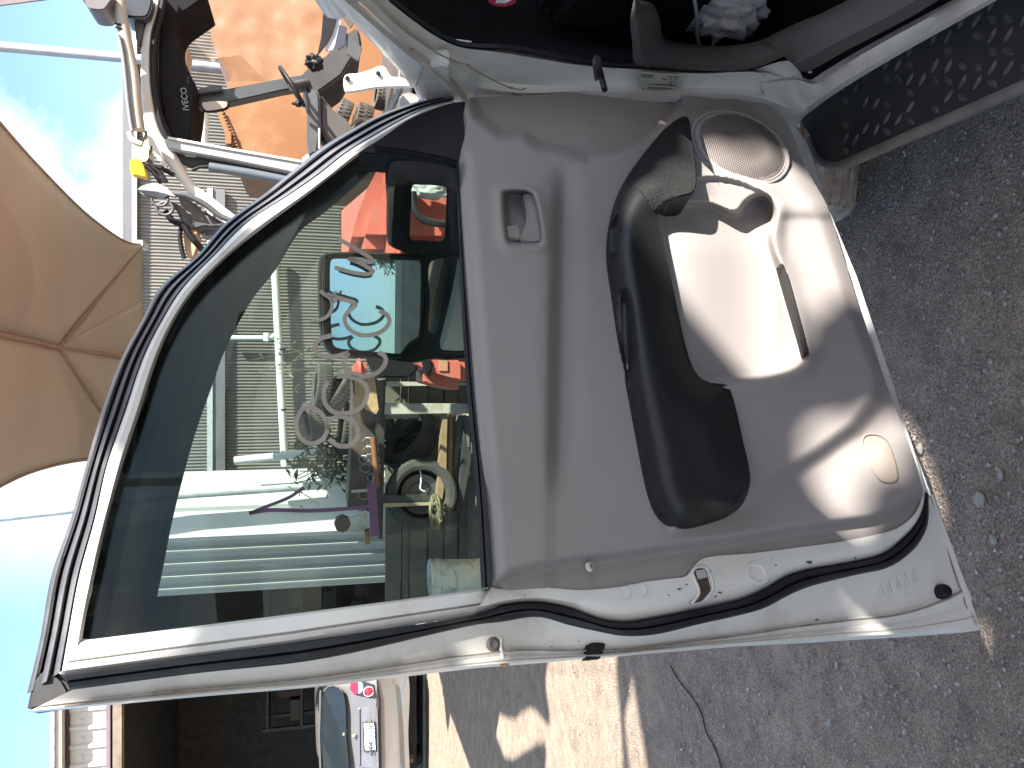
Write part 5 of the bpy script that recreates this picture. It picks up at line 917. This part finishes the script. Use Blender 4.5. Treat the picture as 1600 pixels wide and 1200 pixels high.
s3_ = [onY([(x_, y_)], Y_)[0] for x_, y_, Y_ in ((90,543,6.4),(45,532,5.6),(0,523,4.95),(-60,508,4.3))]
def fill(name, A, B, k=24, m=10, sag=.0, mat=sailm):
    A = spline(A, k) if len(A) > 2 else lin(A, k); B = spline(B, k) if len(B) > 2 else lin(B, k)
    rows = [A*(1-t)+B*t+np.array([0, 0, sag*math.sin(math.pi*t)]) for t in np.linspace(0, 1, m)]
    return loft(name, rows, mat, sail, True, 60, thick=.004)
fill('sail_panel', e1_, [cor*.98+hub*.02, hub*.5+cor*.5, hub]+s3_[1:], sag=-.03)
low_ = [onY([(x_, y_)], Y_)[0] for x_, y_, Y_ in ((172,720,7.4),(130,719,6.9),(60,734,6.0),(0,760,5.3),(-60,800,4.8))]
cor2 = onY([(200,690)], 7.6)[0]
fill('sail_panel', [hub]+s3_[1:], low_[:1]+low_[1:], sag=-.03)
vm = [onY([(222,382)], 8.7)[0], onY([(222,470)], 8.5)[0], onY([(224,560)], 8.2)[0]]
fill('sail_panel', [cor, hub*.5+cor*.5, hub], [vm[0], vm[0]*.5+vm[1]*.5, vm[1]], m=8)
fill('sail_panel', [hub, hub*.6+vm[1]*.4, vm[1]], [hub*.98+vm[2]*.02, hub*.5+onY([(210,575)], 8.0)[0]*.5, vm[2]], m=8)
q1 = onY([(160,648)], 7.4)[0]; fill('sail_panel', [hub, hub*.5+vm[2]*.5, vm[2]], [hub*.97+q1*.03, hub*.5+q1*.5, q1], m=8)
fill('sail_panel', [hub, hub*.5+q1*.5, q1], [hub*.97+low_[0]*.03, hub*.6+low_[0]*.4, low_[0]], m=8)
seam = M('sail_seam', (.26, .19, .14), .8)
for L in ([hub, hub*.5+cor*.5, cor], s3_, [hub, q1], [hub, hub*.5+vm[2]*.5, vm[2]]):
    tube('seam', np.array(lin(L, 10))+np.array([0, 0, -.006]), .014, seam, sail, 6)
tube('edge_webbing', spline(e1_, 50), .012, seam, sail, 6); tube('edge_webbing', spline(low_, 40), .012, seam, sail, 6)
box('corner_fitting', cor+np.array([.0, .05, 0]), (.06, .3, .05), galv, sail)
sc_ = onY([(0,8),(80,0)], 5.5)
# ================================================================== unseen cloth added overhead for its shade, holes shaped for the sun patches
ZS = 4.4
def toplane(p, z=ZS): p = np.asarray(p, float); return p+SUN*((z-p[2])/SUN[2])
def gap(pts):                                                  # pts: x, y on the door, n metres out from it
    a = np.asarray(pts, float); return np.array([toplane(p) for p in hitD(a[:, 0], a[:, 1], a[:, 2])])
GAPS = [  # holes worked back along the sun from the wanted lit patches
 gap([(976,322,.06),(984,262,.07),(1020,256,.08),(1027,240,.08),(1036,232,.08),(1056,238,.08),(1072,226,.08),(1086,216,.04),(1100,230,.03),(1132,229,.03),(1165,237,.03),(1192,229,.03),(1230,248,.03),(1262,262,.02),(1298,322,.02),(1346,464,.0),(1305,476,.01),(1272,486,.03),(1262,500,.02),(1268,540,.0),(1258,585,-.02),(1216,600,-.03),(1185,606,-.03),(1100,520,-.03),(1040,428,-.02),(1010,360,.05)]),
 gap([(1258,702,.025),(1279,662,.025),(1312,652,.025),(1338,654,.022),(1324,672,.015),(1296,692,.02),(1271,710,.02)]),
 gap([(1270,740,0),(1345,680,0),(1366,664,0),(1416,652,0),(1426,684,0),(1406,700,0),(1400,735,0),(1362,744,0),(1346,778,0),(1334,814,0),(1312,814,0)]),
 gap([(1032,150,0),(1048,158,0),(1060,184,.01),(1044,181,.0)]),
 gap([(733,1005,-.045),(754,1001,-.045),(772,1046,-.05),(748,1048,-.05)]),
 gap([(1336,950,-.05),(1352,941,-.05),(1362,943,-.05),(1348,953,-.05)]), gap([(1356,975,-.05),(1370,966,-.05),(1388,972,-.05),(1384,979,-.05),(1360,980,-.05)]), gap([(1350,1000,-.05),(1358,988,-.05),(1440,992,-.05),(1400,1000,-.05)]),
 gap([(655,1040,-.05),(662,1036,-.05),(672,1042,-.05),(660,1052,-.05)]),
 np.array([toplane(q) for q in onY([(532,100),(575,95),(604,92),(645,116),(648,142),(600,148),(532,150)], 1.62)]),
 gap([(378,318,-.05),(402,360,-.04),(446,345,-.04),(550,258,-.04),(548,205,-.05),(470,232,-.06),(420,270,-.06)]),
 gap([(120,640,-.06),(163,712,-.05),(205,720,-.05),(195,800,-.04),(165,930,-.04),(200,985,-.04),(286,970,-.035),(284,996,-.035),(200,1020,-.03),(108,1046,-.03),(60,1130,-.05),(20,1125,-.06),(20,1000,-.06)]),
]
cloth = M('added_canopy_cloth', (0.46, 0.40, 0.34), .85, var=.07, scale=1.3)
t5 = cloth.node_tree; tl5 = N(t5, 'ShaderNodeBsdfTranslucent'); tl5.inputs[0].default_value = (.66, .56, .46, 1); m5 = N(t5, 'ShaderNodeMixShader'); m5.inputs[0].default_value = .22
t5.links.new(t5.nodes['Principled BSDF'].outputs[0], m5.inputs[1]); t5.links.new(tl5.outputs[0], m5.inputs[2]); t5.links.new(m5.outputs[0], t5.nodes['Material Output'].inputs[0])
def added_canopy():
    s = thing('added_canopy', (5.7, -4.2, 0), 'unseen beige cloth added on posts above the white car, holes shaped to cast the sun patches', 'added_canopy')
    bm = bmesh.new(); eg = [toplane(q) for q in onZ([(985,700),(982,900),(984,1040),(996,1110),(1010,1200),(1016,1350),(1030,1700)], 0.0)]; outer = [(-2.6, -4.2, ZS), (5.7, -4.2, ZS), (5.7, .9, ZS)]+[tuple(q) for q in eg]+[(-2.6, float(eg[-1][1])-.2, ZS)]
    for loop in [outer]+[list(spline(g, max(40, 3*len(g)), True)) for g in GAPS]:
        v = [bm.verts.new(tuple(p)) for p in loop]
        for i in range(len(v)): bm.edges.new((v[i], v[(i+1) % len(v)]))
    bmesh.ops.triangle_fill(bm, use_beauty=True, use_dissolve=False, edges=bm.edges[:])
    o = fromBM('added_shade_cloth', bm, cloth, s)
    for px in ([(738,960),(742,1062),(760,1076),(772,1108),(800,1122),(828,1104),(857,1132),(852,1060),(859,1010),(856,960)], [(758,1146),(770,1140),(790,1186),(812,1176),(850,1158),(848,1230),(850,1420),(768,1420),(756,1250)], [(682,1020),(716,1020),(706,1070),(699,1142),(692,1080)], [(964,1015),(986,1015),(985,1080),(977,1120),(984,1200),(993,1260),(979,1260),(970,1130)], [(778,1500),(800,1480),(815,1560),(790,1640)], [(880,1230),(905,1215),(898,1270),(910,1340),(886,1330)]):  # unseen strips added, shaped from the ground shadows they should cast
        slab('added_shade_cloth', [toplane(q) for q in onZ(spline(px, 40, True), 0.0)], (0, 0, .005), cloth, s)
    cc_ = [toplane(q) for q in onZ([(1000,1045),(690,1045),(1000,1200),(750,1240)], 0.0)]; tube('added_canopy_cable', cc_[:2], .004, galv, s, 6); tube('added_canopy_cable', cc_[2:], .004, galv, s, 6)
    for x, y in ((-2.6, -4.2), (5.7, -4.2), (5.7, .85), (-2.6, .6)): tube('added_canopy_post', [(x, y, 0), (x, y, ZS+.1)], .045, galv, s, 10)
    return s
added_canopy()
tag(slab('shade_sail', onY([(-60,18),(0,8),(85,-3),(85,-60),(-60,-60)], 5.6), (0, .02, .01), M('plum_sail', (.16, .13, .14), .8)), 'sliver of a plum grey shade sail in the sky above the truck cab', 'shade sail')
# ================================================================== what the mirror sees behind us
yw = thing('yard_wall', (-1.5, -9, 0), 'low grey panelled yard wall reflected in the door mirror', 'wall'); pm = M('wall_panel_grey', (.38, .31, .24), .7, var=.25)
for i in range(8): box('wall_panel', (-9.0+i*2.4, -9, .72), (2.36, .08, 1.36), pm, yw, bevel=.01)
box('wall_coping', (-.6, -9, 1.44), (19.4, .16, .10), M('coping_pale', (.50, .45, .36), .7), yw)
bark = M('bark', (.12, .09, .07), .9, var=.3); crown = M('tree_leaf', (.055, .075, .035), .6, var=.5, scale=3)
def tree(x, y, h, r, seed, lab):
    t = thing('tree', (x, y, 0), lab, 'tree', 'trees beyond the yard wall'); rq = random.Random(seed)
    tube('trunk', spline([(x, y, 0), (x+.1, y, h*.4), (x-.1, y+.1, h*.85)], 10), np.linspace(.16, .04, 10), bark, t, 8)
    V, Fc = [], []
    for k in range(14):
        v, f = leaves(260, (x+rq.uniform(-r, r)*.8, y+rq.uniform(-r, r)*.8, h*.75+rq.uniform(-.35, .35)*h*.6), (r*.5, r*.5, h*.16), .28, seed*31+k); o = len(V); V += v; Fc += [tuple(a+o for a in q) for q in f]
    mesh('crown', V, Fc, crown, t)
tree(-2.4, -43, 3.1, 1.3, 1, 'leafy tree reflected at the upper right of the door mirror'); tree(.6, -45, 3.9, 1.8, 2, 'taller leafy tree beyond the yard wall behind the viewer'); tree(-12.5, -47, 2.0, 1.2, 3, 'low round tree beyond the yard wall, reflected at the mirror left')
